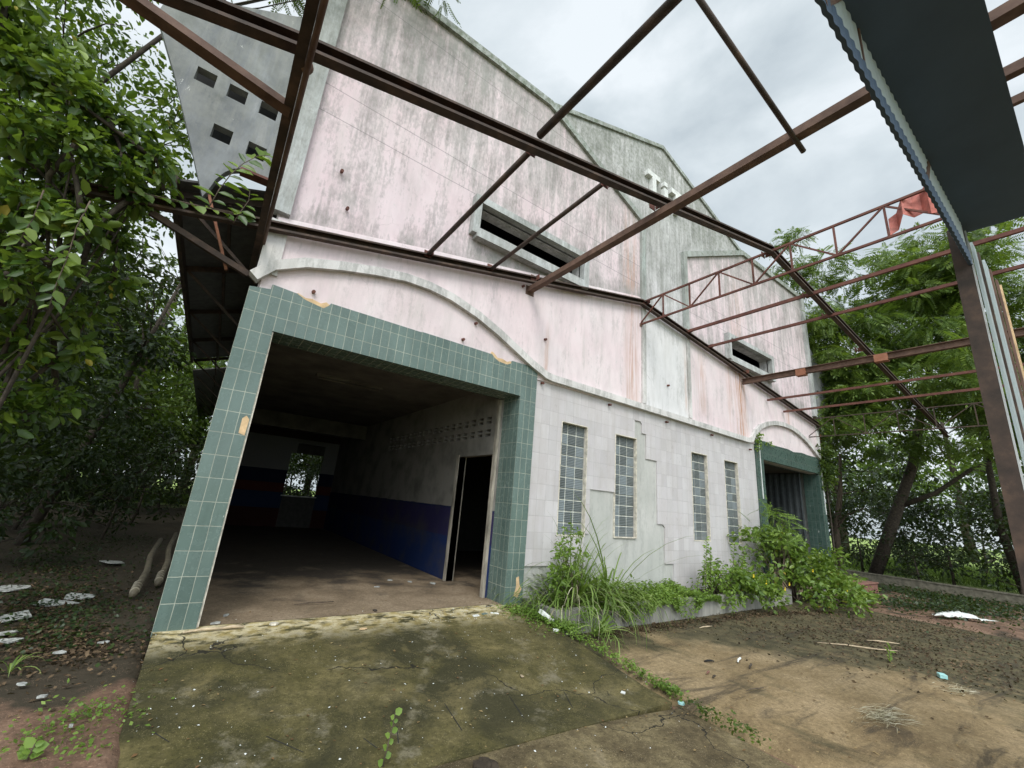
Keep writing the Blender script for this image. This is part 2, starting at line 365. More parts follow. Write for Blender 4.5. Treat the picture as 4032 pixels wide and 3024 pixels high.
m = Mat('interior wall paint'); z = m.axis(2)
c = m.ramp(m.math('DIVIDE', m.math('ADD', z, m.math('MULTIPLY', m.noise(3), .05)), 4), [(0, (.006, .02, .085)), (.2, (.018, .014, .06)), (.335, (.006, .012, .05)), (.34, (.24, .225, .20)), (1, (.22, .21, .18))])
for e in m.n['Color Ramp'].color_ramp.elements: pass
m.n['Color Ramp'].color_ramp.interpolation = 'CONSTANT'
c = m.mix(m.ramp(m.noise(2, detail=7), [(.45, 0), (.7, .6)]), c, (.05, .045, .04)); M['int_wall'] = m.done(c, .85)
m = Mat('back wall banded paint'); z = m.axis(2)
c = m.ramp(m.math('DIVIDE', z, 4), [(0, (.035, .008, .006)), (.16, (.01, .025, .07)), (.3, (.07, .015, .01)), (.38, (.008, .012, .035)), (.5, (.20, .20, .20)), (.8, (.05, .035, .025))])
m.n['Color Ramp'].color_ramp.interpolation = 'CONSTANT'; M['back_wall'] = m.done(c, .85)

# corrugated translucent sheet
m = Mat('corrugated pale sheet'); m.done(m.mix(m.noise(5), (.42, .47, .48), (.60, .64, .64)), .5)
tr = m.n.new('ShaderNodeBsdfTranslucent'); tr.inputs['Color'].default_value = (.65, .72, .72, 1); ms = m.n.new('ShaderNodeMixShader'); ms.inputs[0].default_value = .55
m.link(m.b.outputs[0], ms.inputs[1]); m.link(tr.outputs[0], ms.inputs[2]); m.link(ms.outputs[0], m.n['Material Output'].inputs['Surface']); M['sheet'] = m.m

# glass block
m = Mat('ribbed glass block'); g = m.n.new('ShaderNodeNewGeometry')
wv = m.n.new('ShaderNodeTexWave'); wv.wave_type = 'BANDS'; wv.bands_direction = 'Z'; wv.inputs['Scale'].default_value = 10.5; wv.inputs['Distortion'].default_value = 1.2; wv.inputs['Detail'].default_value = 2
wv.inputs['Detail Scale'].default_value = 12; m.link(m.pos, wv.inputs['Vector'])
c = m.mix(wv.outputs['Fac'], (.035, .045, .045), (.17, .19, .19)); c = m.mix(m.math('MULTIPLY', m.math('POWER', g.outputs['Random Per Island'], 2.5), .8), c, (.24, .28, .30))
m.bump(wv.outputs['Fac'], .6, .01); M['glass'] = m.done(c, .22, .6)

# ground
def ramp_extra(m, c):
    y = m.axis(1); x = m.axis(0)
    c = m.mix(m.ramp(m.noise(.75, (1, 1, 1), 8, .62, .6, loc=(1, 9, 4)), [(.43, .85), (.55, 0)]), c, (.030, .028, .012))
    c = m.mix(m.ramp(m.noise(1.1, (1, 1, 1), 8, .7, .5, loc=(6, 1, 2)), [(.53, 0), (.66, .6)]), c, (.22, .175, .075))
    # yellow lichen and scuffed cement by the doorway
    f = m.math('MULTIPLY', m.rng(y, -.75, -.15), m.ramp(m.noise(3.5, (1, 2.2, 1), 8, .7), [(.42, 0), (.5, 1)]))
    c = m.mix(f, c, m.mix(m.ramp(m.noise(8, detail=6), [(.4, 0), (.6, 1)]), (.36, .28, .11), (.60, .52, .34)))
    # pale worn patches
    c = m.mix(m.ramp(m.noise(2.2, (1, 1, 1), 9, .75, loc=(4, 2, 0)), [(.56, 0), (.68, .75)]), c, (.20, .175, .12))
    # tyre scuffs and fan-shaped tooling scores
    w = m.math('ABSOLUTE', m.math('SUBTRACT', m.math('ADD', x, m.math('MULTIPLY', y, -.62)), 3.15))
    w = m.math('ADD', w, m.math('MULTIPLY', m.noise(5), .05))
    c = m.mix(m.math('MULTIPLY', m.math('MULTIPLY', m.rng(w, .09, .02), m.ramp(m.noise(9, detail=6, loc=(3, 3, 3)), [(.45, 0), (.6, 1)])), .55), c, (.24, .21, .14))
    return c
M['slab'] = ground_mat('mossy concrete', [(.32, (.042, .038, .013)), (.45, (.086, .074, .024)), (.57, (.135, .112, .044)), (.72, (.24, .20, .11))], 1.5, extra=ramp_extra, cracks=.55)
M['slab2'] = ground_mat('worn driveway concrete', [(.32, (.05, .038, .018)), (.47, (.11, .083, .042)), (.6, (.21, .165, .085)), (.75, (.32, .26, .17))], 1.6, cracks=.7)
def yard_extra(m, c):
    x = m.axis(0); y = m.axis(1)
    wet = m.math('ADD', m.noise(.75, (1, .55, 1), 8, .65, .5), m.math('ADD', m.rng(x, 6.8, 9.5, -.07, .22), m.rng(y, -2.5, -1.5, 0, .18)))
    c = m.mix(m.ramp(wet, [(.49, 0), (.60, .9)]), c, m.mix(m.ramp(m.noise(5, detail=7), [(.42, 0), (.62, 1)]), (.034, .034, .017), (.088, .075, .038)))
    c = m.mix(m.ramp(m.noise(2.4, (.25, 1.6, 1), 8, .7, .6, loc=(2, 7, 0)), [(.54, 0), (.66, .75)]), c, (.035, .028, .02))
    return c
M['yard'] = ground_mat('sandy yard', [(.3, (.14, .095, .048)), (.46, (.27, .195, .10)), (.64, (.39, .29, .165))], 1.1, (.7, 1.3, 1), extra=yard_extra)
def dirt_extra(m, c):
    x = m.axis(0); y = m.axis(1)
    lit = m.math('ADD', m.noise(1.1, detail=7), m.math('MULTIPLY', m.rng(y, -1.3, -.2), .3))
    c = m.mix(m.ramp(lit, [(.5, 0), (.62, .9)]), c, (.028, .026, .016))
    far = m.math('MAXIMUM', m.rng(x, 25, 28), m.rng(y, 22, 28))
    far = m.math('MAXIMUM', far, m.rng(x, -14, -18)); far = m.math('MAXIMUM', far, m.rng(y, -14, -20))
    return m.mix(far, c, m.mix(m.noise(.4), (.16, .24, .05), (.30, .38, .11)))
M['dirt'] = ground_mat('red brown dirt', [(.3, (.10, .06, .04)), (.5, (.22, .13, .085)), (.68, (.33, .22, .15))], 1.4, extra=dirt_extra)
def floor_extra(m, c): return m.mix(m.ramp(m.math('ADD', m.noise(1.6, detail=7), m.rng(m.axis(1), .5, 4.5, -.12, .32)), [(.48, 0), (.66, .85)]), c, (.045, .038, .032))  # mottled darkening with depth paints the room's shade into the floor colour
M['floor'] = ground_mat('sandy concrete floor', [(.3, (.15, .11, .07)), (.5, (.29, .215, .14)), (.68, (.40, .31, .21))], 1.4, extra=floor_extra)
M['soil'] = simple('planter soil', (.04, .03, .02), .9)

M['leaf_round'] = leafmat('broad green leaf', (.016, .040, .007), (.055, .11, .015), (.21, .29, .04), .36, .4, .45, yellow=.01)
M['leaf_mid'] = leafmat('mid green leaf', (.014, .032, .007), (.040, .072, .013), (.12, .17, .025), .34)
M['leaf_dark'] = leafmat('dark green leaf', (.006, .014, .004), (.014, .030, .007), (.038, .062, .012), .14)
M['leaf_frond'] = leafmat('bright feathery leaf', (.035, .07, .014), (.085, .14, .026), (.19, .26, .055), .36)
M['leaf_weed'] = leafmat('fresh weed leaf', (.07, .13, .02), (.16, .26, .045), (.28, .40, .08), .42)
M['leaf_bush'] = leafmat('glossy shrub leaf', (.05, .10, .016), (.12, .20, .03), (.25, .34, .07), .38, .35, .5, yellow=.012)
M['blade'] = leafmat('grass blade', (.08, .14, .025), (.18, .27, .06), (.34, .42, .14), .4)
M['blade_dry'] = leafmat('dry straw blade', (.28, .24, .15), (.42, .37, .25), (.60, .56, .44), .2)
M['leaf_brown'] = leafmat('dead leaf', (.06, .035, .02), (.16, .09, .04), (.42, .32, .16), .1, .8, .2)
M['litter_dark'] = leafmat('dark rotting litter', (.02, .014, .009), (.05, .033, .02), (.16, .11, .065), .05, .85, .15)
M['pipe_ring'] = simple('pale pipe ring', (.26, .23, .17), .6, k=.4)
M['dull_post'] = simple('chipped cream post', (.30, .27, .22), .8, k=.55, scale=9, stretch=(1, 1, .25))
M['letter'] = simple('pale cement lettering', (.60, .60, .585), .85, k=.2)
M['petal'] = simple('yellow petal', (.75, .55, .03), .5)

# ------------------------------------------------------------ leaf geometry
def nz(a): return a / np.maximum(np.linalg.norm(a, axis=-1, keepdims=True), 1e-9)
T_LEAF = (np.array([(0,0,0),(.32,.5,.09),(.72,.40,.06),(1,0,-.10),(.72,-.40,.06),(.32,-.5,.09)], float), np.array([(0,1,2,3),(0,3,4,5)]))
T_DIAM = (np.array([(0,0,0),(.45,.5,.05),(1,0,-.05),(.45,-.5,.05)], float), np.array([(0,1,2,3)]))
def frond_template(pairs=7, ll=.30, lw=.10, droop=.28):
    V = []; F = []
    def leaf(o, d, l, w):
        d = np.array(d, float); d /= np.linalg.norm(d); s = np.cross(d, (0, 0, 1)); s /= np.linalg.norm(s); b = len(V); o = np.array(o, float)
        V.extend([o, o + d*l*.45 + s*w*.5, o + d*l, o + d*l*.45 - s*w*.5]); F.append((b, b+1, b+2, b+3))
    for i in range(pairs):
        t = .18 + .78*i/pairs; z = -droop*t*t; k = 1 - .45*abs(t-.45)
        for s in (-1, 1): leaf((t, 0, z), (.42, s, -.28), ll*k, lw)
    leaf((.96, 0, -droop*.92), (1, 0, -.5), ll, lw)
    b = len(V); V.extend([np.array((0,-.008,0)), np.array((0,.008,0)), np.array((.96,.005,-droop*.92)), np.array((.96,-.005,-droop*.92))]); F.append((b,b+1,b+2,b+3))
    return np.array(V), np.array(F)
T_FROND = frond_template()
T_FROND_F = frond_template(11, .17, .055, .35)
def blade_template(n=6, bend=1.0):
    V = []; F = []; x = z = 0
    for i in range(n+1):
        t = i/n; w = .5*(1-t)**.6*(.6+.4*min(1, t*4)) if i < n else .02
        V += [(x, w, z), (x, -w, z)]; th = bend*(t+.5/n)**1.3; x += math.cos(th)/n; z -= math.sin(th)/n
    for i in range(n): F.append((2*i, 2*i+1, 2*i+3, 2*i+2))
    return np.array(V, float), np.array(F)
T_BLADE = blade_template(); T_BLADE2 = blade_template(7, 2.3)
def scatter(name, tpl, pos, d, nrm, L, W, mat, parent=None, **k):
    V, F = tpl; n = len(pos); d = nz(d); s = nz(np.cross(nrm, d)); u = np.cross(d, s)
    L = np.broadcast_to(L, n)[:, None, None]; W = np.broadcast_to(W, n)[:, None, None]
    vs = pos[:, None, :] + d[:, None, :]*V[None, :, 0:1]*L + s[:, None, :]*V[None, :, 1:2]*W + u[:, None, :]*V[None, :, 2:3]*L
    fs = F[None] + (np.arange(n)*len(V))[:, None, None]
    return np_mesh(name, vs.reshape(-1, 3), fs.reshape(-1, 4), mat, parent, **k)
def rvec(n): return nz(RNG.normal(size=(n, 3)))
def cluster_leaves(clusters, per, tpl, L, W, droop=.5, flat=.6, jit=.35, shell=.5, up=.8):
    """clusters: (x,y,z,r). leaves on twigs that radiate inside each flattened ball"""
    P = []; D = []; Nn = []; 
    for (x, y, z, r) in clusters:
        k = max(3, int(per * r * r)); v = rvec(k); rad = r*(shell + (1-shell)*RNG.random((k, 1)))*(.55+.45*RNG.random((k, 1)))
        p = v*rad; p[:, 2] *= flat; P.append(p + (x, y, z)); d = v.copy(); d[:, 2] = d[:, 2]*.3 - droop
        D.append(d + RNG.normal(size=(k, 3))*jit); Nn.append(RNG.normal(size=(k, 3))*.45 + (0, 0, up))
    P = np.concatenate(P); D = np.concatenate(D); Nn = np.concatenate(Nn); n = len(P); q = .42 + .95*RNG.random(n)**1.2
    return tpl, P, D, Nn, L*q, W*q
def fill(center, size, n, r=(.5, .9), seed=None, hollow=0, gap=0):
    """cluster centres inside an ellipsoid"""
    rg = random.Random(seed if seed is not None else random.random()); out = []
    while len(out) < n:
        p = [rg.uniform(-1, 1) for _ in range(3)]; q = sum(a*a for a in p)
        if q > 1 or q < hollow: continue
        out.append((center[0]+p[0]*size[0], center[1]+p[1]*size[1], center[2]+p[2]*size[2], rg.uniform(*r)))
    return out
def limb_path(a, b, sag=.1, n=5, rg=random):
    a = Vector(a); b = Vector(b); L = (b-a).length; o = Vector((rg.uniform(-1, 1), rg.uniform(-1, 1), rg.uniform(-.2, 1)))*L*sag
    return [a.lerp(b, t) + o*math.sin(math.pi*t) + Vector((rg.uniform(-1, 1), rg.uniform(-1, 1), rg.uniform(-1, 1)))*L*.02*(0 < t < 1) for t in [i/(n-1) for i in range(n)]]
def tree(name, label, cat, loc, trunk, rad, clusters, per, tpl, L, W, lmat, bark='bark', group=None, limbs=14, flat=.6, droop=.5, seed=1, extra=()):
    """coordinates are relative to loc; trunk is a polyline, each cluster gets a limb"""
    rg = random.Random(seed); t = empty(name, loc, label=label, cat=cat, group=group)
    mb = MB(); mb.tube(trunk, rad, 9); pts = [Vector(p) for p in trunk]
    cl = sorted(clusters, key=lambda c: rg.random())[:limbs]
    for (x, y, z, r) in cl:
        e_ = Vector((x, y, z)); cand = [p for p in pts[1:] if p.z < z + .4] or [pts[-1]]
        s_ = min(cand, key=lambda p: (p-e_).length); i = pts.index(s_); r0 = rad[i]*.45
        pth = limb_path(s_, e_, .12, 5, rg); mb.tube(pth, [r0, r0*.75, r0*.5, r0*.32, .008], 6)
        for _ in range(3):
            q = pth[3]; mb.tube(limb_path(q, e_ + Vector((rg.uniform(-1, 1), rg.uniform(-1, 1), rg.uniform(-.5, .6)))*r, .15, 4, rg), [r0*.3, .012, .008, .004], 4)
    for pth, rr in extra: mb.tube(pth, rr, 7)
    mb.build('trunk', M[bark], t, smooth=True)
    tp, P, D, Nn, LL, WW = cluster_leaves(clusters, per, tpl, L, W, droop, flat)
    scatter('crown', tp, P, D, Nn, LL, WW, M[lmat], t)
    return t

# ------------------------------------------------------------ ground, slabs
def grid_sheet(name, x0, x1, y0, y1, nx, ny, hf, mat, kind='structure'):
    xs = np.linspace(x0, x1, nx); ys = np.linspace(y0, y1, ny); X, Y = np.meshgrid(xs, ys)
    Z = hf(X, Y); V = np.stack([X, Y, Z], -1).reshape(-1, 3)
    i = np.arange(nx*ny).reshape(ny, nx); Q = np.stack([i[:-1, :-1], i[:-1, 1:], i[1:, 1:], i[1:, :-1]], -1).reshape(-1, 4)
    return np_mesh(name, V, Q, mat, smooth=True, kind=kind)
def lump(X, Y, a, s):
    return a*(np.sin(X*s+1.3*np.sin(Y*s*.7)) + np.sin(Y*s*1.3+2*np.sin(X*s*.5)) + .5*np.sin(X*s*3.1+Y*s*2.3))
def gh(X, Y):
    left = 1/(1+np.exp((X+.02)*60)); inside = (X > -.06) & (X < 17.2) & (Y > -.3) & (Y < 26)
    Z = -.31 + left*.17 + lump(X, Y, .012, 2.1)*(.3+.7*left)
    Z = np.where((X > 13.5), Z+.03, Z)
    return np.where(inside, -.5, Z)
# one sheet, denser near the house: built from a non-uniform grid
def axis_pts(lo, a, b, hi, fine, n):
    return np.unique(np.concatenate([-(np.geomspace(1, a-lo+1, n)[::-1]-1)+a, np.arange(a, b, fine), np.geomspace(1, hi-b+1, n)-1+b]))
xs = np.unique(np.concatenate([axis_pts(-160, -6, 24, 200, .2, 26), [-.1, -.04]])); ys = axis_pts(-120, -9, 16, 200, .2, 26)
X, Y = np.meshgrid(xs, ys); Z = gh(X, Y); V = np.stack([X, Y, Z], -1).reshape(-1, 3)
i = np.arange(len(xs)*len(ys)).reshape(len(ys), len(xs)); Q = np.stack([i[:-1, :-1], i[:-1, 1:], i[1:, 1:], i[1:, :-1]], -1).reshape(-1, 4)
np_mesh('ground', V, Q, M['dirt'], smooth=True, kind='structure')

# sloping entrance slab (a wedge), driveway slab and sandy yard
edge = [(4.42, -.05), (4.30, -1.2), (4.33, -1.9), (4.30, -2.75)]
b = MB()
def slabz(y): return 0 if y > -.25 else -.25*min(1, (-y-.25)/2.45)
ysl = [0.02, -.25, -.8, -1.4, -2.0, -2.4, -2.72]
Lr = [(-.07, y) for y in ysl]; Rr = [(4.40 - .03*i, y + (.10 - .05*i if i > 2 else 0)) for i, y in enumerate(ysl)]
vs = [(x, y, slabz(y)) for x, y in Lr] + [(x, y, slabz(y)) for x, y in Rr] + [(x, y, -.5) for x, y in Lr] + [(x, y, -.5) for x, y in Rr]
n = len(ysl); fs = []
for i in range(n-1): fs += [(i, i+1, n+i+1, n+i), (i, i+1, 2*n+i+1, 2*n+i), (n+i, n+i+1, 3*n+i+1, 3*n+i)]
fs += [(n-1, 2*n-1, 4*n-1, 3*n-1)]
b.add(vs, fs); b.build('entrance_ramp', M['slab'], kind='structure')
crack = [(-.07, -2.75), (.6, -2.73), (1.1, -2.76), (1.5, -2.735), (2.0, -2.76), (2.6, -2.80), (3.2, -2.86), (3.8, -2.93), (4.22, -3.0)]
b = MB(); b.prism([(-.09, -9), (3.9, -9), (4.0, -6), (4.12, -4.1), (4.20, -3.3), (4.22, -3.02)] + [(x, y-.02) for x, y in crack[::-1]], (), -.5, -.257, 'xy')
b.build('driveway', M['slab2'], kind='structure')
grid_sheet('yard', 3.3, 13.6, -9, -.2, 90, 80, lambda X, Y: -.262 + lump(X, Y, .004, 1.7) - np.clip((4.42-X)*.4, 0, .1), M['yard'])

# ------------------------------------------------------------ building
B = empty('abandoned_warehouse', label='abandoned gabled warehouse with mould-stained pink plaster front and two green tiled doorways', cat='building')
outer = [(0,-.4),(.22,-.4),(.22,3.34),(4.14,3.34),(4.14,-.4),(12.87,-.4),(12.87,3.3),(16.85,3.3),(16.85,-.4),(17.15,-.4),(17.15,10.1),(12.62,10.1),(8.5,11.63),(4.38,10.1),(0,10.1)]
def rect(x0, x1, z0, z1): return [(x0, z0), (x1, z0), (x1, z1), (x0, z1)]
WIN = [(5.18, 5.84, 1.04, 3.045), (6.66, 7.32, 1.04, 3.045), (9.36, 10.03, 1.03, 3.045), (10.85, 11.51, 1.0, 3.035)]
HW = [(2.92, 5.47, 6.08, 6.60), (11.38, 13.86, 6.06, 6.60)]
holes = [rect(*w) for w in WIN] + [rect(*w) for w in HW]
MB().prism(outer, holes, 0, .22).build('front_wall', M['grey_top'], B)
# bare cement behind the fallen tiles
MB().prism([(4.48, -.35), (12.52, -.35), (12.52, 3.74), (4.48, 3.74)], [rect(*w) for w in WIN], -.012, 0).build('cement_render', M['bare'], B)
t_out = [(4.482,.54),(5.84,.54),(5.84,1.08),(5.96,1.08),(5.96,1.88),(6.655,1.88),(6.655,3.05),(7.26,3.05),(7.26,3.45),(7.46,3.45),(7.505,3.40),(7.505,3.20),(7.65,3.20),(7.65,2.66),(8.02,2.66),(8.02,1.33),(8.20,1.33),(8.27,1.27),(8.27,.54),(8.56,.54),(8.56,-.2),(12.518,-.2),(12.518,3.76),(4.482,3.76)]
MB().prism(t_out, [rect(*WIN[0]), rect(*WIN[2]), rect(*WIN[3])], -.038, -.0125).build('tile_cladding', M['pink_tile'], B)
# upper pink panels
pl = [(0.0,3.7),(7.47,3.7),(7.47,8.62),(4.36,10.09),(0.0,10.09)]
MB().prism(pl, [rect(*HW[0])], -.03, 0).build('plaster_panel', M['pink'], B)
pr = [(9.38,3.7),(17.0,3.7),(17.0,10.09),(12.64,10.09),(9.38,8.50)]
MB().prism(pr, [rect(*HW[1])], -.03, 0).build('plaster_panel', M['pink'], B)
def led(x): return 4.86 + .217*x if x < 7.35 else 6.455 - .127*(x-7.35)
MB().prism([(0.02,3.7),(7.46,3.7),(7.46,led(7.46)),(7.35,led(7.34)),(6,led(6)),(4,led(4)-.01),(2,led(2)+.01),(0.02,led(0))], [], -.062, -.03).build('plaster_band', M['pink_low'], B)
MB().prism([(7.46,3.7),(9.38,3.7),(9.38,led(9.38)),(7.46,led(7.46))], [], -.058, 0).build('plaster_band', M['white_low'], B)
MB().prism([(9.38,3.7),(17.05,3.7),(17.05,led(17.05)),(9.38,led(9.38))], [], -.062, -.03).build('plaster_band', M['pink_low'], B)
# cornice with both arches
arc = [(-.07,3.93),(.10,4.14),(.45,4.33),(.9,4.47),(1.35,4.58),(1.8,4.66),(2.2,4.67),(2.6,4.625),(3.1,4.49),(3.55,4.31),(3.95,4.12),(4.3,3.95),(4.66,3.81),(4.80,3.79)]
rarc = [(12.05,3.735),(12.25,3.78),(12.5,4.04),(12.85,4.26),(13.3,4.42),(13.8,4.53),(14.35,4.58),(14.9,4.57),(15.4,4.49),(15.9,4.35),(16.35,4.18),(16.75,3.98),(17.0,3.85)]
MB().ribbon(arc + rarc, .13, -.145, 0).build('cornice', M['trim'], B)
MB().ribbon([(7.53, 3.87), (7.53, 6.30)], .13, -.10, -.03).build('pilaster', M['trim'], B)
MB().ribbon([(9.32, 3.87), (9.32, 6.10)], .12, -.10, -.03).build('pilaster', M['trim'], B)
MB().ribbon([(7.53, 6.36), (7.53, 8.64), (4.36, 10.06), (0.1, 10.03)], .16, -.10, .04).build('gable_coping', M['trim_dark'], B)
MB().ribbon([(9.32, 6.15), (9.32, 8.47), (12.66, 10.02), (17.1, 10.02)], .16, -.10, .04).build('gable_coping', M['trim_dark'], B)
MB().ribbon([(4.3, 10.08), (8.5, 11.62), (12.7, 10.07)], .11, -.05, .28).build('ridge_coping', M['trim_dark'], B)
MB().box(-.12, .14, -.12, .03, 4.92, 10.0).build('corner_pilaster', M['trim_grey'], B)
MB().box(-.06, .17, -.10, .0, 4.03, 4.80).build('corner_pilaster', M['trim'], B)
MB().box(16.98, 17.22, -.12, .03, 5.35, 10.0).build('corner_pilaster', M['trim_grey'], B)
MB().box(17.0, 17.2, -.10, .0, 3.9, 5.2).build('corner_pilaster', M['trim'], B)
# high louvre openings with concrete surrounds
for (x0, x1, z0, z1) in HW:
    w = B
    fr = MB().prism(rect(x0-.14, x1+.14, z0-.12, z1+.13), [rect(x0, x1, z0, z1)], -.17, .0).build('window_surround', M['trim_grey'], B)
    MB().box(x0-.05, x1+.1, -.19, .0, z0-.19, z0-.122).build('window_sill', M['trim_grey'], fr)
# glass-block windows
for (x0, x1, z0, z1) in WIN:
    g = MB(); nx, nz_ = 3, 10; dx = (x1-x0)/nx; dz = (z1-z0)/nz_
    for i in range(nx):
        for j in range(nz_):
            a = .008; g.box(x0+i*dx+a, x0+(i+1)*dx-a, .035, .10, z0+j*dz+a, z0+(j+1)*dz-a)
    gw = g.build('glass_block_window', M['glass'], B, bevel=.006)
    MB().box(x0, x1, .046, .09, z0, z1).build('grout', M['grout'], gw)
    MB().prism(rect(x0-.012, x1+.012, z0-.014, z1+.012), [rect(x0+.004, x1-.004, z0+.004, z1-.004)], -.045, .03).build('frame', M['cream'], gw)
# letters on the gable
def letter(boxes):
    b = MB()
    for (x0, x1, z0, z1) in boxes: b.box(x0, x1, -.12, 0.0, z0, z1)
    b.build('raised_letter', M['letter'], B)
letter([(7.70, 8.22, 10.18, 10.33), (7.885, 8.04, 9.60, 10.18)])
letter([(8.40, 8.55, 9.60, 10.12), (8.40, 8.55, 10.20, 10.33)])
letter([(8.74, 9.26, 10.18, 10.33), (8.925, 9.08, 9.60, 10.18)])
# green tiled portals
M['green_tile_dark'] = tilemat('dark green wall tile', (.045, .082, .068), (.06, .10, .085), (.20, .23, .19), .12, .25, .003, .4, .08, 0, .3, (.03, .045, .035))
def portal(x0, x1, i0, i1, notch, lo, tm='green_tile'):
    p = empty('tiled_portal'); p.parent = B
    top = [(x1, 3.86)] + notch + [(x0, 3.80)]
    o = [(x0, lo), (i0, lo), (i0, 3.31), (i1, 3.31), (i1, lo), (x1, lo)] + top
    f = MB().prism(o, [], -.085, .0).build('tile_face', M[tm], p)
    MB().prism([(i0-.05, lo), (i0, lo), (i0, 3.31), (i1, 3.31), (i1, lo), (i1+.05, lo), (i1+.05, 3.36), (i0-.05, 3.36)], [], .0005, .40).build('jamb_tiles', M[tm], p)
    MB().prism([(i0, lo), (i0+.02, lo), (i0+.016, 1.2), (i0+.022, 2.4), (i0+.014, 3.30), (i0, 3.30)], [], -.07, .0).build('cream_edge', M['cream'], p)
    return p
nA = [(4.35, 3.90), (3.9, 3.895), (3.88, 3.84), (3.80, 3.80), (3.62, 3.81), (3.52, 3.86), (3.48, 3.90), (2.2, 3.905), (2.18, 3.895), (.86, 3.90), (.84, 3.86), (.78, 3.80), (.55, 3.84), (.44, 3.89), (.15, 3.91), (.145, 3.84)]
pA = portal(-.08, 4.48, .275, 4.13, nA, -.04)
MB().prism([(.40, 3.78), (.95, 3.78), (.955, 3.87), (.90, 3.885), (.86, 3.87), (.80, 3.90), (.74, 3.86), (.62, 3.885), (.55, 3.87), (.45, 3.905), (.41, 3.88)], [], -.075, -.063).build('mortar_patch', M['mortar'], pA)
MB().prism([(3.42, 3.76), (3.95, 3.76), (3.95, 3.86), (3.86, 3.88), (3.80, 3.85), (3.70, 3.88), (3.60, 3.87), (3.52, 3.935), (3.47, 3.95), (3.45, 3.9)], [], -.075, -.063).build('mortar_patch', M['mortar'], pA)
MB().prism([(.20, 2.02), (.265, 2.0), (.272, 2.19), (.235, 2.23), (.20, 2.19)], [], -.089, -.085).build('mortar_patch', M['mortar'], pA)
MB().prism([(4.30, .12), (4.38, .10), (4.45, .22), (4.40, .28), (4.38, .40), (4.33, .38), (4.34, .25)], [], -.089, -.085).build('mortar_patch', M['mortar'], pA)
nB = [(16.9, 3.86), (16.2, 3.84), (15.6, 3.86), (15.0, 3.80), (14.6, 3.84), (13.6, 3.82), (13.1, 3.86), (12.8, 3.84)]
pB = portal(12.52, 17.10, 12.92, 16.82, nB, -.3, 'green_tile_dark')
MB().box(12.70, 12.73, -.10, -.088, 2.2, 3.75).build('light_strip', M['white_paint'], pB)
MB().box(17.02, 17.05, -.10, -.088, 2.0, 3.75).build('light_strip', M['white_paint'], pB)
# rusted anchor stubs
st = MB()
for i, (x, z) in enumerate([(4.61,4.52),(8.43,4.5),(4.61,3.66),(6.42,3.62),(8.35,3.6),(10.25,3.6),(12.2,3.5),(.8,5.4),(.62,5.95),(2.7,6.35),(3.1,4.35),(2.9,4.0),(.62,3.99),(4.0,5.40)]):
    MB().tube([(x, -.115, z-.012), (x, -.05, z)], .024, 7).build('anchor_bolt', M['rust_red'], B)
# side walls, roof, rear wall
MB().prism([(.22,-.4),(26,-.4),(26,9.3),(.22,9.3)], [], .0, .2, 'yz').build('side_wall', M['bare'], B)
MB().prism([(.22,-.4),(26,-.4),(26,9.3),(.22,9.3)], [], 16.95, 17.15, 'yz').build('side_wall', M['bare'], B)
rw = MB().prism([(.21,-.4),(16.94,-.4),(16.94,9.2),(8.5,10.8),(.21,9.2)], [rect(3.0, 8.1, -.05, 5.2)], 25.8, 26).build('rear_wall', M['bare'], B)
MB().prism([(-.3, 9.25), (8.5, 10.95), (17.4, 9.25), (17.4, 9.31), (8.5, 11.02), (-.3, 9.31)], [], .23, 26.4).build('roof', M['roofsheet'], B)
# perforated wing walls either side
def wing(sx, ox):
    X = lambda x: ox + sx*x
    h = [(-1.24,6.31),(-.89,6.30),(-.52,6.29),(-.91,5.62),(-.52,5.60)]
    arcp = [(-.76,4.88),(-.72,5.08),(-.66,5.22),(-.60,5.31),(-.53,5.36),(-.10,5.38)]
    o = [(-.10,8.40),(-1.72,7.35),(-1.76,6.94),(-1.43,6.27),(-1.08,5.47),(-.79,4.78)] + arcp
    hs = [[(X(a), c), (X(a+.21), c), (X(a+.21), c+.21), (X(a), c+.21)] for a, c in h]
    w = MB().prism([(X(a), c) for a, c in o], hs, .02, .14).build('wing_wall', M['wing'], B)
    MB().ribbon([(X(-.52), 5.365), (X(-.10), 5.375)], .035, .0, .16).build('edge_strip', M['rust_red'], w)
    MB().beam((X(-.74), .08, 4.86), (X(-.36), .08, 3.98), .05, .03).build('brace', M['orange_plate'], w)
wing(1, 0); wing(-1, 17.15)
for sg, ox in ((1, 0), (-1, 17.15)):
    MB().prism([(ox+sg*a_, c_) for a_, c_ in ((-1.5, 6.9), (-1.5, 7.5), (-.3, 7.6), (-.3, 6.0), (-1.05, 6.0))], [], .75, .80).build('wing_dark_sheet', M['black'], B)  # added black sheets, stand in for darkness behind the wing holes
# side eaves with rusty framing
ev = MB()
for (y0, y1, dz) in ((.3, 10.2, 0), (11.3, 25, -.15)):
    ev.add([(-1.12, y0, 5.02+dz), (.0, y0, 5.42+dz), (.0, y1, 5.42+dz), (-1.12, y1, 5.02+dz), (-1.12, y0, 5.05+dz), (.0, y0, 5.45+dz), (.0, y1, 5.45+dz), (-1.12, y1, 5.05+dz)], [(0,3,2,1),(4,5,6,7),(0,1,5,4),(1,2,6,5),(2,3,7,6),(3,0,4,7)])
eo = ev.build('side_eaves', M['roofsheet'], B)
for k in range(9):
    y = .5 + k*2.4; b = MB(); b.beam((-1.08, y, 4.95), (-.02, y, 5.33), .05, .09); b.beam((-1.05, y, 4.93), (-.02, y, 4.1), .04); b.beam((-.55, y, 5.1), (-.5, y+2.3, 5.1), .04, .07)
    b.build('eaves_bracket', M['dark_steel'], eo)
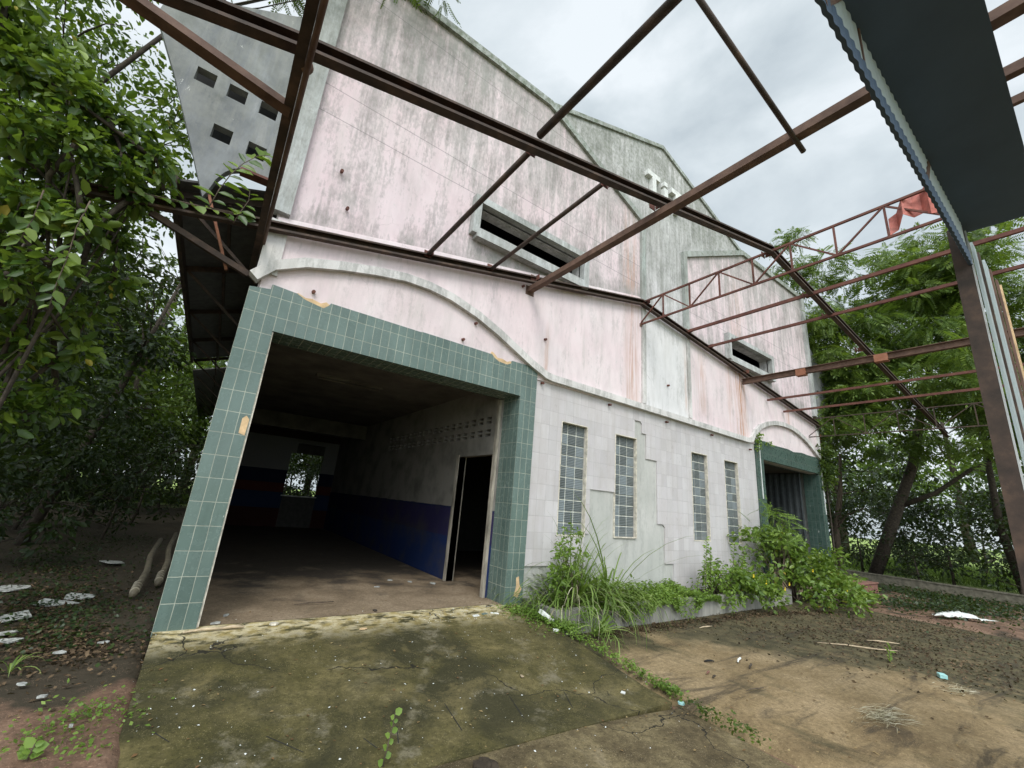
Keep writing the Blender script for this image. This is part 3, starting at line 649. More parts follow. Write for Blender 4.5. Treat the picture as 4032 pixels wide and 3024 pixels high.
MB().box(-1.15, -1.09, .25, 10.2, 4.88, 5.10).build('fascia', M['dark_steel'], eo)
MB().box(.3, 16.9, 1.6, 1.65, 5.2, 8.6).build('loft_dark_board', M['black'], B); MB().box(.3, 16.9, .23, 1.6, 8.5, 8.55).build('loft_dark_board', M['black'], B); MB().box(.3, 16.9, .23, 1.6, 5.2, 5.25).build('loft_dark_board', M['black'], B)  # added black boards, keep the high openings dark in place of real shade
# interior behind the big doorway
xi = 4.10
vents = []
for k in range(19):
    for zz in (2.66, 2.74, 2.90, 2.98):
        vents.append([(.72+k*.29, zz), (.72+k*.29+.19, zz), (.72+k*.29+.19, zz+.055), (.72+k*.29, zz+.055)])
MB().prism([(.41,0),(.47,0),(.47,2.32),(1.80,2.32),(1.80,0),(12,0),(12,3.6),(.41,3.6)], vents, xi, xi+.14, 'yz').build('interior_wall', M['int_wall'], B)
MB().box(xi-.03, xi+.16, 1.80, 1.87, 0, 2.36).build('door_post', M['dull_post'], B)
MB().box(xi-.05, xi+.03, .42, .50, 0, 3.5).build('shutter_rail', M['dull_post'], B)
MB().tube([(.26, .50, 3.40), (4.1, .50, 3.38)], .045, 8).build('shutter_rod', M['dark_steel'], B)
MB().prism([(.2,0),(2.45,0),(2.45,2.67),(2.62,2.67),(2.62,3.05),(3.6,3.05),(3.6,.0),(xi,0),(xi,3.6),(.2,3.6)], [], 12, 12.15).build('interior_wall', M['back_wall'], B)
MB().box(2.45, 3.6, 12.02, 12.12, 0, 1.08).build('sill_wall', M['int_dark'], B)
MB().box(2.40, 3.62, 11.97, 12.18, 1.08, 1.12).build('sill', M['white_paint'], B)
MB().box(2.62, 3.6, 12.04, 12.10, 2.67, 3.04).build('shutter_panel', M['int_dark'], B)
MB().prism([(.2,.41),(4.24,.41),(4.24,12.15),(.2,12.15)], [], 3.6, 3.72, 'xy').build('ceiling', M['ceil'], B)
MB().box(.2, xi, 8.6, 8.95, 3.15, 3.6).build('ceiling_beam', M['ceil'], B)
MB().box(.2, xi, .41, .42, 3.3, 3.6).build('lintel_back', M['int_dark'], B)
lf = MB(); lf.box(1.3, 2.6, 2.70, 2.82, 3.55, 3.6); lf.tube([(1.34, 2.76, 3.525), (2.56, 2.76, 3.525)], .014, 8); lf.build('tube_light_fitting', M['ceil'], B)
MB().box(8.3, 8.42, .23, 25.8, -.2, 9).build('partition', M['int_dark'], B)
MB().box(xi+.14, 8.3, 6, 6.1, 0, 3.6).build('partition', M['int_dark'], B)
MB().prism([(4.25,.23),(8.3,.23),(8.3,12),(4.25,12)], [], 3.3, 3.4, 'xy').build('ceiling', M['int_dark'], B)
# corrugated lining inside the far doorway
b = MB(); pts = []
for k in range(121): y = .45 + k*.05; pts.append((16.60 + (.014 if k % 4 in (1, 2) else 0), y))
pts += [(16.72, 6.45), (16.72, .45)]; b.prism([(p[0], p[1]) for p in pts], [], -.25, 3.3, 'xy'); b.build('corrugated_lining', simple('dark corrugated sheet', (.045, .052, .055), .55), B)
b = MB(); pts = []
for k in range(73): x = 12.95 + k*.05; pts.append((x, 4.0 + (.014 if k % 4 in (1, 2) else 0)))
pts += [(16.55, 4.12), (12.95, 4.12)]; b.prism(pts, [], -.25, 3.3, 'xy'); b.build('corrugated_lining', bpy.data.materials['dark corrugated sheet'], B)
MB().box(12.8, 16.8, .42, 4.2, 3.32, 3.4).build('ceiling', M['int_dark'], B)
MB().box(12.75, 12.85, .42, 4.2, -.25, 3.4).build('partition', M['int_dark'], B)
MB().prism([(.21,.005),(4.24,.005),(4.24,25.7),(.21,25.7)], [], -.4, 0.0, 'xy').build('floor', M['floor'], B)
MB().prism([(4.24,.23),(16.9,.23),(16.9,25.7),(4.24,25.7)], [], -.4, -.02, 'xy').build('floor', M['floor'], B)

# ------------------------------------------------------------ steel canopy frame
C = empty('canopy_frame', (0, 0, 0), label='rusty roofless steel canopy frame bolted to the pink wall overhead', cat='canopy frame')
def sweep(path, prof, name, mat, parent):   # prof in (y,z), path in (x,z) at given y
    b = MB(); n = len(prof); k = len(path)
    vs = [(p[0], p[1] + q[0], p[2] + q[1]) for p in path for q in prof]
    fs = [(i*n+j, i*n+(j+1)%n, (i+1)*n+(j+1)%n, (i+1)*n+j) for i in range(k-1) for j in range(n)]
    fs += [tuple(range(n)), tuple((k-1)*n+j for j in range(n))]
    b.add(vs, fs); return b.build(name, mat, parent)
h = .064; w = .045
CPROF = [(w, -h), (w, h), (-w, h), (-w, h-.025), (-w+.006, h-.025), (-w+.006, h-.006), (w-.006, h-.006), (w-.006, -h+.006), (-w+.006, -h+.006), (-w+.006, -h+.028), (-w, -h+.028), (-w, -h)]
sweep([(-1.75, -.17, 4.24), (-.1, -.17, 4.62), (7.33, -.17, 6.25), (17.1, -.17, 5.02)], CPROF, 'rafter', M['dark_steel'], C)
sweep([(-1.5, -2.94, 4.20), (-.1, -2.94, 4.60), (7.45, -2.94, 6.34), (19.5, -2.94, 4.82)], CPROF, 'rafter', M['dark_steel'], C)
def purlin(p, q, w_, h_=None, mat='rust', name='purlin', tube=False):
    b = MB()
    if tube: b.tube([p, q], w_, 10)
    else: b.beam(p, q, w_, h_)
    return b.build(name, M[mat], C, smooth=tube)
YE = -7.6
purlin((2.06, -.22, 5.15), (2.06, -2.86, 5.17), .035, tube=True, mat='dark_steel'); purlin((2.06, -2.94, 5.26), (2.06, YE, 5.2), .042, tube=True, mat='dark_steel')
purlin((3.22, -.2, 5.38), (3.20, -2.9, 5.42), .032, tube=True, mat='dark_steel')
purlin((4.17, .0, 5.38), (4.15, YE, 5.40), .11, .095)
purlin((9.15, -.1, 6.08), (9.15, YE, 6.10), .05, .066, 'rust_red')
purlin((10.10, -.1, 5.94), (10.10, YE, 5.92), .046, .06, 'rust_red')
hb = MB()
for dz in (-.07, .07): hb.beam((11.98, -.1, 5.42+dz), (11.98, YE, 5.42+dz), .11, .014)
hb.beam((11.98, -.1, 5.42), (11.98, YE, 5.42), .012, .13); hb = hb.build('edge_joist', M['rust'], C)
MB().box(11.90, 12.06, -1.72, -1.50, 5.30, 5.47).build('gusset_plate', M['orange_plate'], hb)
MB().box(11.90, 12.06, -3.36, -3.12, 5.31, 5.48).build('gusset_plate', M['orange_plate'], hb)
purlin((13.45, -.1, 5.18), (13.45, YE, 5.2), .045, .06, 'rust_red'); purlin((14.5, -.1, 5.02), (14.5, YE, 5.05), .045, .06, 'rust_red')
for (x, z) in ((2.06, 5.17), (3.21, 5.42), (4.16, 5.60), (7.45, 6.30), (9.15, 6.10), (10.1, 5.96), (11.98, 5.72)):
    for y in (-.24, -2.87):
        b = MB(); b.box(x+.045, x+.052, y-.05, y+.05, z-.055, z+.05); b.box(x-.06, x+.06, y-.004+.07, y+.004+.07, z-.06, z+.05)
        b.tube([(x+.03, y+.01, z-.02), (x+.068, y+.01, z-.02)], .011, 6); b.build('cleat', M['rust_red'], C)
# side beam on the left with strut, stub and outrigger
sb = purlin((-.12, 1.1, 4.45), (-.12, YE, 4.45), .07, .10, 'dark_steel', 'side_beam'); purlin((-.06, .2, 4.40), (-.06, YE, 4.40), .022, tube=True, mat='rust', name='side_beam')
purlin((-.10, -2.46, 4.42), (-1.65, -2.55, 4.66), .11, .06, 'rust', 'outrigger')
purlin((-.13, .02, 3.98), (-1.15, -.12, 4.28), .055, .07, 'dark_steel', 'strut')
purlin((2.4, -4.5, 5.78), (4.33, -4.55, 5.30), .026, tube=True, mat='dark_steel', name='loose_pipe'); 
purlin((5.0, -5.55, 5.55), (5.0, YE, 5.55), .08, .10, 'rust'); purlin((5.35, -5.55, 5.5), (5.35, YE, 5.5), .05, .08, 'rust')
bm_ = bmesh.new(); bmesh.ops.create_icosphere(bm_, subdivisions=2, radius=.05); me_ = bpy.data.meshes.new('weld_knob'); bm_.to_mesh(me_); bm_.free(); me_.materials.append(M['rust']); o = bpy.data.objects.new('weld_knob', me_); COL.objects.link(o); o.parent = C; o.location = (-.07, -2.93, 4.44)
def truss(x, zt, zb, y1, w_, nseg, mat):
    t = empty('lattice_truss'); t.parent = C; L = (0-y1)/nseg
    MB().beam((x, -.02, zt), (x, y1, zt), w_, w_).build('top_chord', M[mat], t)
    MB().beam((x, -.02, zb), (x, y1, zb), w_, w_).build('bottom_chord', M[mat], t)
    up = False
    for i in range(nseg+1):
        y = -.02 - i*L; MB().beam((x, y, zb), (x, y, zt), w_*.75, w_*.75, (0, 1, 0)).build('upright', M[mat], t)
        if i < nseg:
            a, b_ = ((zb, zt) if i % 2 == 0 else (zt, zb)); MB().beam((x, y, a), (x, y-L, b_), w_*.7, w_*.7, (1, 0, 0)).build('diagonal', M[mat], t)
truss(7.45, 6.31, 5.76, -7.1, .037, 11, 'rust_red'); truss(16.4, 5.12, 4.5, -7.2, .03, 9, 'dark_steel')
MB().box(7.40, 7.50, -.08, -.01, 5.70, 5.77).build('wall_bracket', M['rust'], C)
MB().box(4.08, 4.27, -.07, -.055, 5.28, 5.46).build('wall_bracket', M['rust'], C)

# ------------------------------------------------------------ overhead fascia, soffit and column at the front of the canopy
Fp = empty('eaves_fascia', (2, -5.4, 4.4), label='dark navy soffit with wavy corrugated fascia directly overhead on the right', cat='roof fascia')
off = Vector((2, -5.4, 4.4))
b = MB(); b.add([(p[0]-2, p[1]+5.4, p[2]-4.4) for p in [(-3.5,-5.36,4.47),(5.62,-5.385,4.47),(5.72,-5.80,4.50),(4.6,-5.89,4.50),(-3.5,-5.89,4.50),(-3.5,-5.36,4.50),(5.62,-5.385,4.50),(5.72,-5.80,4.53),(4.6,-5.89,4.53),(-3.5,-5.89,4.53)]],
      [(0,4,3,2,1),(5,6,7,8,9),(0,1,6,5),(1,2,7,6),(2,3,8,7),(3,4,9,8),(4,0,5,9)])
b.build('soffit_panel', M['soffit'], Fp)
def wavy(name, x0, x1, z0, z1, y, amp, wl, mat, th=.006, slope=0.0):
    n_ = int((x1-x0)/wl*6); vs = []; fs = []
    for i in range(n_+1):
        x = x0 + (x1-x0)*i/n_; yy = y + amp*math.sin(2*math.pi*x/wl) + slope*(x-x0)
        for (dy, z) in ((0, z0), (0, z1), (th, z1), (th, z0)): vs.append((x-2, yy+dy+5.4, z-4.4))
    for i in range(n_):
        o = i*4
        for j in range(4): fs.append((o+j, o+(j+1)%4, o+4+(j+1)%4, o+4+j))
    MB().add(vs, fs).build(name, mat, Fp, smooth=False)
wavy('corrugated_fascia', -3.5, 5.45, 4.09, 4.47, -5.395, .0035, .09, M['sheet'], slope=-.002)
wavy('bottom_flashing', -3.5, 5.50, 4.00, 4.15, -5.405, .0035, .09, M['soffit'], .022, slope=-.002)
for (xa, xb) in ((2.0, 2.35), (2.6, 2.64), (3.9, 4.25)):
    b = MB(); b.beam((xa-2, -.005, 4.06-4.4), (xb-2, -.005, .075), .06 if xb-xa > .1 else .02, .02, (0, 1, 0)); b.build('fascia_strut', M['rust'], Fp)
K = empty('steel_column', (5.0, -5.36, -.26), label='dark steel canopy column with white corrugated strips beside it at the right edge', cat='column')
def kb(p, q, w_, h_, up=(0, 1, 0)):
    return (Vector(p) - Vector((5.0, -5.36, -.26)), Vector(q) - Vector((5.0, -5.36, -.26)), w_, h_, up)
b = MB()
for (dx, dy, ww, hh) in ((-.075, 0, .012, .11), (.075, 0, .012, .11), (0, 0, .15, .012)):
    b.beam(*kb((4.95+dx, -5.36+dy, -.26), (5.52+dx, -5.36+dy, 4.46), ww, hh))
b.build('post', M['dark_steel'], K)
b = MB(); b.beam(*kb((4.875, -5.425, -.26), (5.445, -5.425, 4.4), .015, .012)); b.build('edge_flange', M['trim_grey'], K)
for j, (xa, xb, ww, mt) in enumerate([(5.33, 5.85, .16, 'sheet'), (5.48, 6.05, .04, 'dark_steel'), (5.63, 6.35, .17, 'sheet'), (5.9, 6.55, .05, 'rust'), (6.18, 6.9, .07, 'rust'), (6.33, 7.05, .03, 'mortar')]):
    b = MB(); b.beam(*kb((xa, -5.44-.01*j, -.24), (xb, -5.42-.01*j, 4.42), ww, .02)); b.build('corrugated_strip' if mt == 'sheet' else 'cladding_rail', M[mt], K)

# crumpled red sheet caught on the ridge truss
b = MB(); rg = random.Random(3); nx_, ny_ = 9, 5; vs = []
for i in range(nx_):
    for j in range(ny_):
        u, v = i/(nx_-1), j/(ny_-1)
        vs.append((-.03+.07*math.sin(i*2.2)+.06*v, -(u*.75), .10+.55*v*(.5+.5*u)+.12*math.sin(u*5)+.05*rg.uniform(-1, 1)+u*.15))
fs = [(i*ny_+j, (i+1)*ny_+j, (i+1)*ny_+j+1, i*ny_+j+1) for i in range(nx_-1) for j in range(ny_-1)]
o = b.add(vs, fs).build('roof_sheet', M['redsheet']); o.location = (7.5, -4.55, 5.72); tag(o, 'crumpled faded red roof sheet caught on the ridge truss', 'metal sheet')
md = o.modifiers.new('s', 'SOLIDIFY'); md.thickness = .006

# ------------------------------------------------------------ planter, kerbs
P = empty('planter', (8.3, -.8, -.26), label='long low concrete planter trough along the foot of the pink tiled wall', cat='planter')
b = MB(); b.box(-3.8, 3.75, -.06, .06, 0, .33); b.box(-3.8, -3.7, .06, .76, 0, .33); b.box(3.65, 3.75, .06, .76, 0, .33); b.build('trough_wall', simple('stained trough render', (.26, .25, .22), .85, k=.45, scale=3, stretch=(1, 1, .2)), P)
MB().box(-3.7, 3.65, .06, .76, 0.02, .27).build('soil', M['soil'], P)
b = MB(); b.box(0, .14, -9, 2.2, 0, .30); b.box(-.02, .16, -9, 2.2, .30, .34)
o = b.build('low_wall', simple('dark mossy kerb', (.13, .12, .09), .9, k=.4)); o.location = (21.7, 0, -.3); tag(o, 'low mossy concrete wall at the far right edge of the yard', 'wall')
b = MB(); b.box(0, 1.5, 0, .45, 0, .28); b.box(-.03, 1.53, -.03, .48, .28, .32)
o = b.build('brick_plinth', M['brick_red'], bevel=.01); o.location = (16.6, -.9, -.28); tag(o, 'small red brick plinth beside the far green doorway', 'plinth')

# ------------------------------------------------------------ vegetation: left side
def v(*a): return list(a)
vine_c = [(-2.47,-.4,5.3,.45),(-2.3,-.5,5.15,.4),(-1.96,-.5,5.05,.4),(-1.65,-.4,5.02,.34),(-1.42,-.3,4.95,.3),(-1.2,-.35,4.78,.24),(-2.1,-.5,4.5,.42),(-1.75,-.5,4.52,.38),(-1.42,-.4,4.48,.3),
          (-1.95,-.4,3.8,.38),(-1.55,-.4,3.85,.3),(-1.62,-.4,3.3,.28),(-1.85,-.4,3.1,.3),(-2.6,-.1,4.7,.5),(-2.7,0,5.6,.45),(-1.9,.1,4.3,.4),(-1.55,.1,4.9,.35),(-2.3,.1,4.0,.45),(-1.3,-.2,4.35,.2),(-2.5,.2,3.3,.5),(-2.0,.3,2.8,.4),
          (-2.55,-.5,5.75,.4),(-2.2,-.3,5.5,.38),(-1.75,-.2,5.25,.3),(-1.25,.0,5.0,.25),(-1.1,-.2,4.55,.16),(-1.35,.2,4.6,.3),(-1.6,.2,4.1,.3),(-1.35,.1,3.9,.24),(-1.3,.2,3.5,.24),(-1.5,.3,3.1,.3),(-1.75,.3,2.6,.3),(-1.4,.4,2.7,.26),(-2.2,-.2,3.4,.4),(-1.8,.5,2.0,.4),(-2.2,.6,1.6,.4),(-1.5,.7,2.2,.3)]
t = empty('vine_thicket', (-2.3, .3, -.14), label='dense climbing vine with big oval leaves smothering the left end of the canopy', cat='vine')
sh = lambda cl, o: [(x-o[0], y-o[1], z-o[2], r) for x, y, z, r in cl]
loc = (-2.3, .3, -.14); cl = sh(vine_c, loc)
mb = MB()
for i, c_ in enumerate(cl): mb.tube(limb_path((random.uniform(-.2, .2), random.uniform(-.1, .3), 0) if i % 3 == 0 else cl[(i*5) % len(cl)][:3], c_[:3], .08, 6), [.03, .025, .02, .014, .01, .006] , 6)
mb.build('stem', M['bark_dark'], t, smooth=True)
tp, P_, D_, N_, L_, W_ = cluster_leaves(cl, 1350, T_LEAF, .125, .066, .55, 1.0, .5, .3, .4)
scatter('foliage', T_LEAF, P_, D_, N_, L_, W_, M['leaf_round'], t)
# hanging and climbing single sprays with large leaves
def spray(name, label, cat, pts, n, L, W, mat='leaf_round', group=None, stem=.006, droop=.3):
    p0 = Vector(pts[0]); t = empty(name, p0, label=label, cat=cat, group=group); q = [Vector(p)-p0 for p in pts]
    MB().tube(q, [stem*(1.2-.7*i/(len(q)-1)) for i in range(len(q))], 6).build('stem', M['bark'], t, smooth=True)
    P = []; D = []
    for i in range(n):
        s = (i+.5)/n*(len(q)-1); k = int(s); a = q[k].lerp(q[min(k+1, len(q)-1)], s-k); d = (q[min(k+1, len(q)-1)]-q[k]).normalized()
        side = d.cross(Vector((0, -.75, .65))).normalized()*(1 if i % 2 else -1)
        P.append(a); D.append(side*.9 + d*.5 + Vector((0, 0, -droop)) + Vector([random.uniform(-.25, .25) for _ in range(3)]))
    P = np.array([tuple(a) for a in P]); D = np.array([tuple(a) for a in D]); Nn = RNG.normal(size=(n, 3))*.25 + (0, -.75, .6)
    k = .6 + .65*RNG.random(n); scatter('leaves', T_LEAF, P, D, Nn, L*k, W*k*(.8+.4*RNG.random(n)), M[mat], t); return t
spray('climbing_vine', 'thin vine shoot with oval leaves in front of the grey perforated wing wall', 'vine', [(-.66,-.3,4.5),(-.62,-.32,4.75),(-.56,-.33,5.0),(-.48,-.34,5.2),(-.36,-.36,5.38),(-.24,-.38,5.45)], 20, .21, .095)
spray('climbing_vine', 'short vine shoot curling up beside the dark side beam', 'vine', [(-.40,-.3,4.42),(-.36,-.32,4.6),(-.32,-.3,4.78),(-.34,-.3,4.92)], 11, .16, .08)
spray('climbing_vine', 'vine runner with round leaves lying along the wall rafter over the strut', 'vine', [(-1.5,-.32,4.28),(-1.2,-.33,4.36),(-.95,-.33,4.42),(-.7,-.33,4.46),(-.45,-.33,4.5),(-.3,-.33,4.55)], 17, .14, .09)
spray('hanging_vine', 'hanging vine strand of pale oval leaves at the far left edge', 'vine', [(-1.45,-.7,3.9),(-1.46,-.72,3.6),(-1.43,-.75,3.3),(-1.42,-.78,3.0),(-1.40,-.8,2.78)], 18, .125, .062, droop=.5)
spray('hanging_vine', 'short strand of vine leaves dangling from the canopy end', 'vine', [(-1.78,-.6,3.9),(-1.76,-.62,3.6),(-1.77,-.64,3.35)], 12, .12, .06, droop=.5)

def rel(cl, loc): return [(a-loc[0], b-loc[1], c-loc[2], r) for a, b, c, r in cl]
LT = 'trees beside the left wall'
def ltree(loc, trunk, rad, cl, per, tpl, L, W, lm, label, seed, **k):
    return tree('jungle_tree', label, 'tree', loc, trunk, rad, rel(cl, loc), per, tpl, L, W, lm, 'bark_dark', LT, seed=seed, **k)
ltree((-2.75, 7.5, -.15), [(0,0,0),(.2,0,1.2),(.55,0,2.8),(.8,0,4.4),(1.1,.1,6.6)], [.12,.10,.08,.06,.03],
      fill((-2.6, 7.4, 6.0), (1.5, 2.2, 2.8), 34, (.5, .8), 1) + fill((-2.3, 6.5, 2.6), (1.0, 1.8, 1.6), 20, (.4, .7), 2), 210, T_LEAF, .15, .078, 'leaf_dark', 'leaning pale trunked tree in the dark thicket left of the doorway', 1)
ltree((-4.0, 4.5, -.15), [(0,0,0),(.1,0,2),(.2,.2,4),(.6,0,6.5),(.9,0,8.2)], [.13,.11,.09,.06,.03],
      fill((-3.4, 3.0, 6.8), (2.0, 2.3, 2.4), 40, (.45, .8), 3) + fill((-2.6, 1.6, 6.9), (1.1, 1.2, 1.6), 22, (.35, .6), 4), 330, T_LEAF, .11, .058, 'leaf_round', 'tall fine leaved tree rising behind the vine at top left', 2)
ltree((-3.4, 3.6, -.15), [(0,0,0),(.2,0,1.5),(.5,.1,3),(.7,0,4.2)], [.12,.10,.08,.04],
      fill((-2.9, 3.4, 3.2), (1.3, 1.8, 2.6), 44, (.4, .7), 5), 260, T_LEAF, .13, .07, 'leaf_dark', 'bushy dark tree just left of the side eaves', 3)
ltree((-5.5, 9.5, -.15), [(0,0,0),(.2,0,2.5),(.1,.2,5),(.5,0,8)], [.16,.13,.1,.05],
      fill((-5.0, 9.5, 5.5), (3.2, 3.2, 5.0), 64, (.7, 1.2), 7), 80, T_LEAF, .22, .11, 'leaf_dark', 'big dark tree deeper in the thicket on the left', 4)
ltree((-3.0, 15, -.15), [(0,0,0),(.2,0,3),(.1,.2,6),(.5,0,9)], [.17,.14,.1,.05],
      fill((-3.8, 15, 6.5), (3.2, 3.5, 4.6), 46, (.8, 1.3), 9), 70, T_LEAF, .24, .12, 'leaf_mid', 'leafy tree at the end of the left side eaves', 5)
ltree((-7.5, 2.5, -.15), [(0,0,0),(.2,0,3),(.3,.2,6),(.9,0,10)], [.17,.14,.1,.05],
      fill((-6.3, 2.2, 8.5), (3.0, 3.2, 3.2), 40, (.6, 1.0), 11), 170, T_LEAF, .15, .08, 'leaf_mid', 'tall spreading tree beyond the top left corner', 6)
# tree leaning over the roof at the top left with feathery twigs in front of the gable
ltree((-3.2, 1.6, -.15), [(0,0,0),(.3,-.2,3),(.6,-.3,6),(1.4,-.3,8.6),(2.4,-.2,10.2)], [.07,.055,.035,.028,.02],
      [(-.9,-.2,9.7,.55),(-.4,-.3,10.0,.5),(.3,-.4,10.1,.5),(.9,-.5,10.3,.4),(1.35,-.45,10.2,.4),(.75,-.6,9.25,.18),(.55,-.55,9.5,.25),(1.5,-.5,10.05,.3),(-.3,-.3,9.2,.3),(-1.5,0,9.6,.6),(-.1,.5,9.6,.5),(-.8,.7,9.5,.6),(-1.8,.5,9.0,.6),(-.5,.9,10.0,.6)], 150, T_FROND_F, .42, .42, 'leaf_mid', 'tree arching over the top left gable with feathery twigs', 12)
UL = 'bushes under the trees on the left'
bl = tree('understory_bush', 'dark bush behind the leaning pale trunk', 'bush', (-3.6, 10.5, -.2), [(0,0,0),(.1,0,.5),(.1,.1,1.2)], [.05,.04,.02],
      fill((0, 0, 1.7), (1.7, 1.6, 1.6), 34, (.4, .7), 52), 130, T_LEAF, .15, .08, 'leaf_dark', 'bark_dark', UL, limbs=14, seed=52)
for i, (x, y, s_, lb) in enumerate([(-1.6,12.5,1.0,'dark bush against the side wall behind the pipes'),(-2.6,5.2,.75,'dark bush just behind the vine thicket'),(-5.6,12.0,1.2,'dark bush left of the leaning pale trunk'),(-2.2,17,1.25,'dark bush deep behind the side eaves'),(-8.5,14,1.3,'dark bush at the far left of the thicket'),
        (-6.6,20,1.4,'bush right of the sunny clearing'),(-12,21,1.3,'bush left of the sunny clearing'),(-1.7,8.6,.8,'dark bush by the wall beyond the pipes'),(-3.4,7.0,.6,'low dark bush at the foot of the leaning trunk'),(-4.2,24,1.5,'tall bush where the thicket ends'),(-9.5,26,1.9,'wide bush beyond the sunny clearing'),(-14.5,28,2.1,'wide bush at the far left beyond the clearing'),(-5.5,29,2.0,'wide bush right behind the clearing'),(-1.4,20.5,1.2,'dark bush at the far end of the side wall'),(-1.8,25,1.5,'bush beyond the rear corner of the building'),(-4.4,3.4,.9,'dark bush at the left edge behind the rubble'),(-3.2,9.5,1.1,'dark bush hiding the foot of the leaning trunk')]):
    o = copy_tree(bl); o.location = (x, y, -.25); o.scale = (s_, s_, s_*1.05); o.rotation_euler.z = i*1.7; o['label'] = lb
# far trees behind on the left and behind the building
FR = 'trees of the wood behind'
proto = tree('wood_tree', 'dark green woodland tree far beyond the left thicket', 'tree', (-11, 24, -.3), [(0,0,0),(.2,0,3),(.1,.3,6),(.4,0,9)], [.3,.24,.17,.07],
      fill((0, 0, 6.6), (3.6, 3.6, 4.8), 50, (1.0, 1.6), 21), 46, T_LEAF, .34, .18, 'leaf_mid', 'bark_dark', FR, limbs=10, seed=31)
proto2 = tree('wood_tree', 'tall pale green woodland tree behind the warehouse', 'tree', (3, 38, -.3), [(0,0,0),(.2,0,3),(-.2,.3,7),(.4,0,11)], [.34,.28,.2,.08],
      fill((0, 0, 8.0), (4.2, 4.2, 5.2), 56, (1.1, 1.7), 22), 42, T_LEAF, .36, .19, 'leaf_frond', 'bark_dark', FR, limbs=10, seed=32)
spots = [(-7, 20, 0, .9, 'woodland tree nearest the end of the left thicket'), (-16, 17, 1, 1, 'woodland tree at the left edge behind the thicket'), (-9, 33, 0, 1.1, 'woodland tree beyond the sunlit clearing on the left'),
         (-3, 32, 2, 1, 'woodland tree behind the left rear corner'), (9, 36, 1, 1.05, 'woodland tree behind the middle of the roof'),
         (-18, 38, 2, 1.2, 'distant woodland tree far left'), (-1.5, 44, 3, 1.2, 'distant woodland tree seen past the side eaves'), (-14, 9, 1.5, .9, 'woodland tree close on the far left'), (7.0, 33, .6, .9, 'bushy tree seen through the back doorway'), (4.2, 36, 1.2, 1, 'second tree seen through the back doorway'), (-3.0, 23, .3, .9, 'woodland tree rising past the end of the side eaves'), (-6.2, 16.5, 2.2, .85, 'woodland tree filling the gap left of the side eaves')]
for i, (x, y, rz, s, lb) in enumerate(spots):
    o = copy_tree(proto if i % 2 else proto2); o.location = (x, y, -.3); o.rotation_euler.z = rz*2; o.scale = (s, s, s*random.uniform(.9, 1.1)); o['label'] = lb
# ------------------------------------------------------------ vegetation: right side
RT = 'trees at the right end of the yard'
def rtree(loc, trunk, rad, cl, per, tpl, L, W, lm, label, seed, bark='bark_dark', **k):
    return tree('feathery_tree', label, 'tree', loc, trunk, rad, rel(cl, loc), per, tpl, L, W, lm, bark, RT, seed=seed, **k)
def layers(boxes, seed):
    rg = random.Random(seed); out = []
    for (x0, x1, y0, y1, z0, z1, n, r) in boxes:
        for _ in range(n): out.append((rg.uniform(x0, x1), rg.uniform(y0, y1), rg.uniform(z0, z1), r*rg.uniform(.7, 1.25)))
    return out
rtree((24, .8, -.3), [(0,0,0),(0,-.9,2.3),(0,-1.9,4.8),(-.2,-2.5,7.1),(-.6,-3.2,9.1),(-1,-3.9,11)], [.24,.21,.18,.14,.10,.05],
      layers([(18.5,22,-4.6,.8,6.2,8.8,26,.95),(19,23,-5.2,-.6,8.6,11.4,32,.95),(20,23,-5.0,-2.2,11,13.2,14,.9),(19,23.5,-4.8,1.0,4.6,6.6,12,.9),(18.5,20,-1.5,1,7,10,12,.9)], 41), 92, T_FROND, .54, .54, 'leaf_frond', 'big feathery tree with bright drooping fronds and a thick leaning trunk', 41, droop=.35, flat=.4,
      extra=[([(0,-1.2,3.0),(0,-2.4,3.6),(.1,-3.6,4.6),(.1,-5,5.2)], [.10,.085,.065,.04])])
rtree((19.8, 1.8, -.3), [(0,0,0),(0,-.5,2.2),(-.1,-.9,4.5),(-.3,-1.2,7),(-.6,-1.2,9.5)], [.22,.2,.16,.11,.05],
      layers([(17.9,20.2,-1.2,2.6,4.6,9.5,26,.8),(17.6,19,-.8,.6,9.0,12.2,10,.75),(17.9,19.5,-.4,3.5,11,13.6,9,.7)], 42), 105, T_FROND, .46, .46, 'leaf_frond', 'slender feathery tree growing against the right corner of the warehouse', 42, droop=.35, flat=.45)
rtree((26, -3.2, -.3), [(0,0,0),(.1,.3,2.5),(-.1,.2,5),(-.3,0,8)], [.16,.13,.10,.05],
      layers([(23.5,28,-7.5,-2.6,5.6,9.5,26,1.1),(22,27,-6,-1.5,8.5,12,14,1.1)], 43), 80, T_FROND, .6, .6, 'leaf_mid', 'dark feathery tree farthest right behind the steel column', 43, droop=.35, flat=.45)
rtree((27, 3.0, -.3), [(0,0,0),(-.1,0,2.5),(.1,.2,5),(-.3,0,9)], [.16,.14,.10,.05],
      layers([(23.0,28,-.8,4.5,3.6,8.5,30,1.0)], 44), 110, T_LEAF, .19, .10, 'leaf_dark', 'dark leafy tree between the building corner and the thick trunk', 44)
rtree((23.2, 1.7, -.3), [(0,0,0),(0,.0,1.8),(.1,-.3,3.4),(.1,-.5,5.2)], [.15,.13,.1,.05],
      layers([(22.4,24.6,-.6,2.8,2.0,5.4,26,.65)], 45), 90, T_LEAF, .18, .09, 'leaf_dark', 'thin grey trunk tree beside the small red plinth', 45, bark='bark')
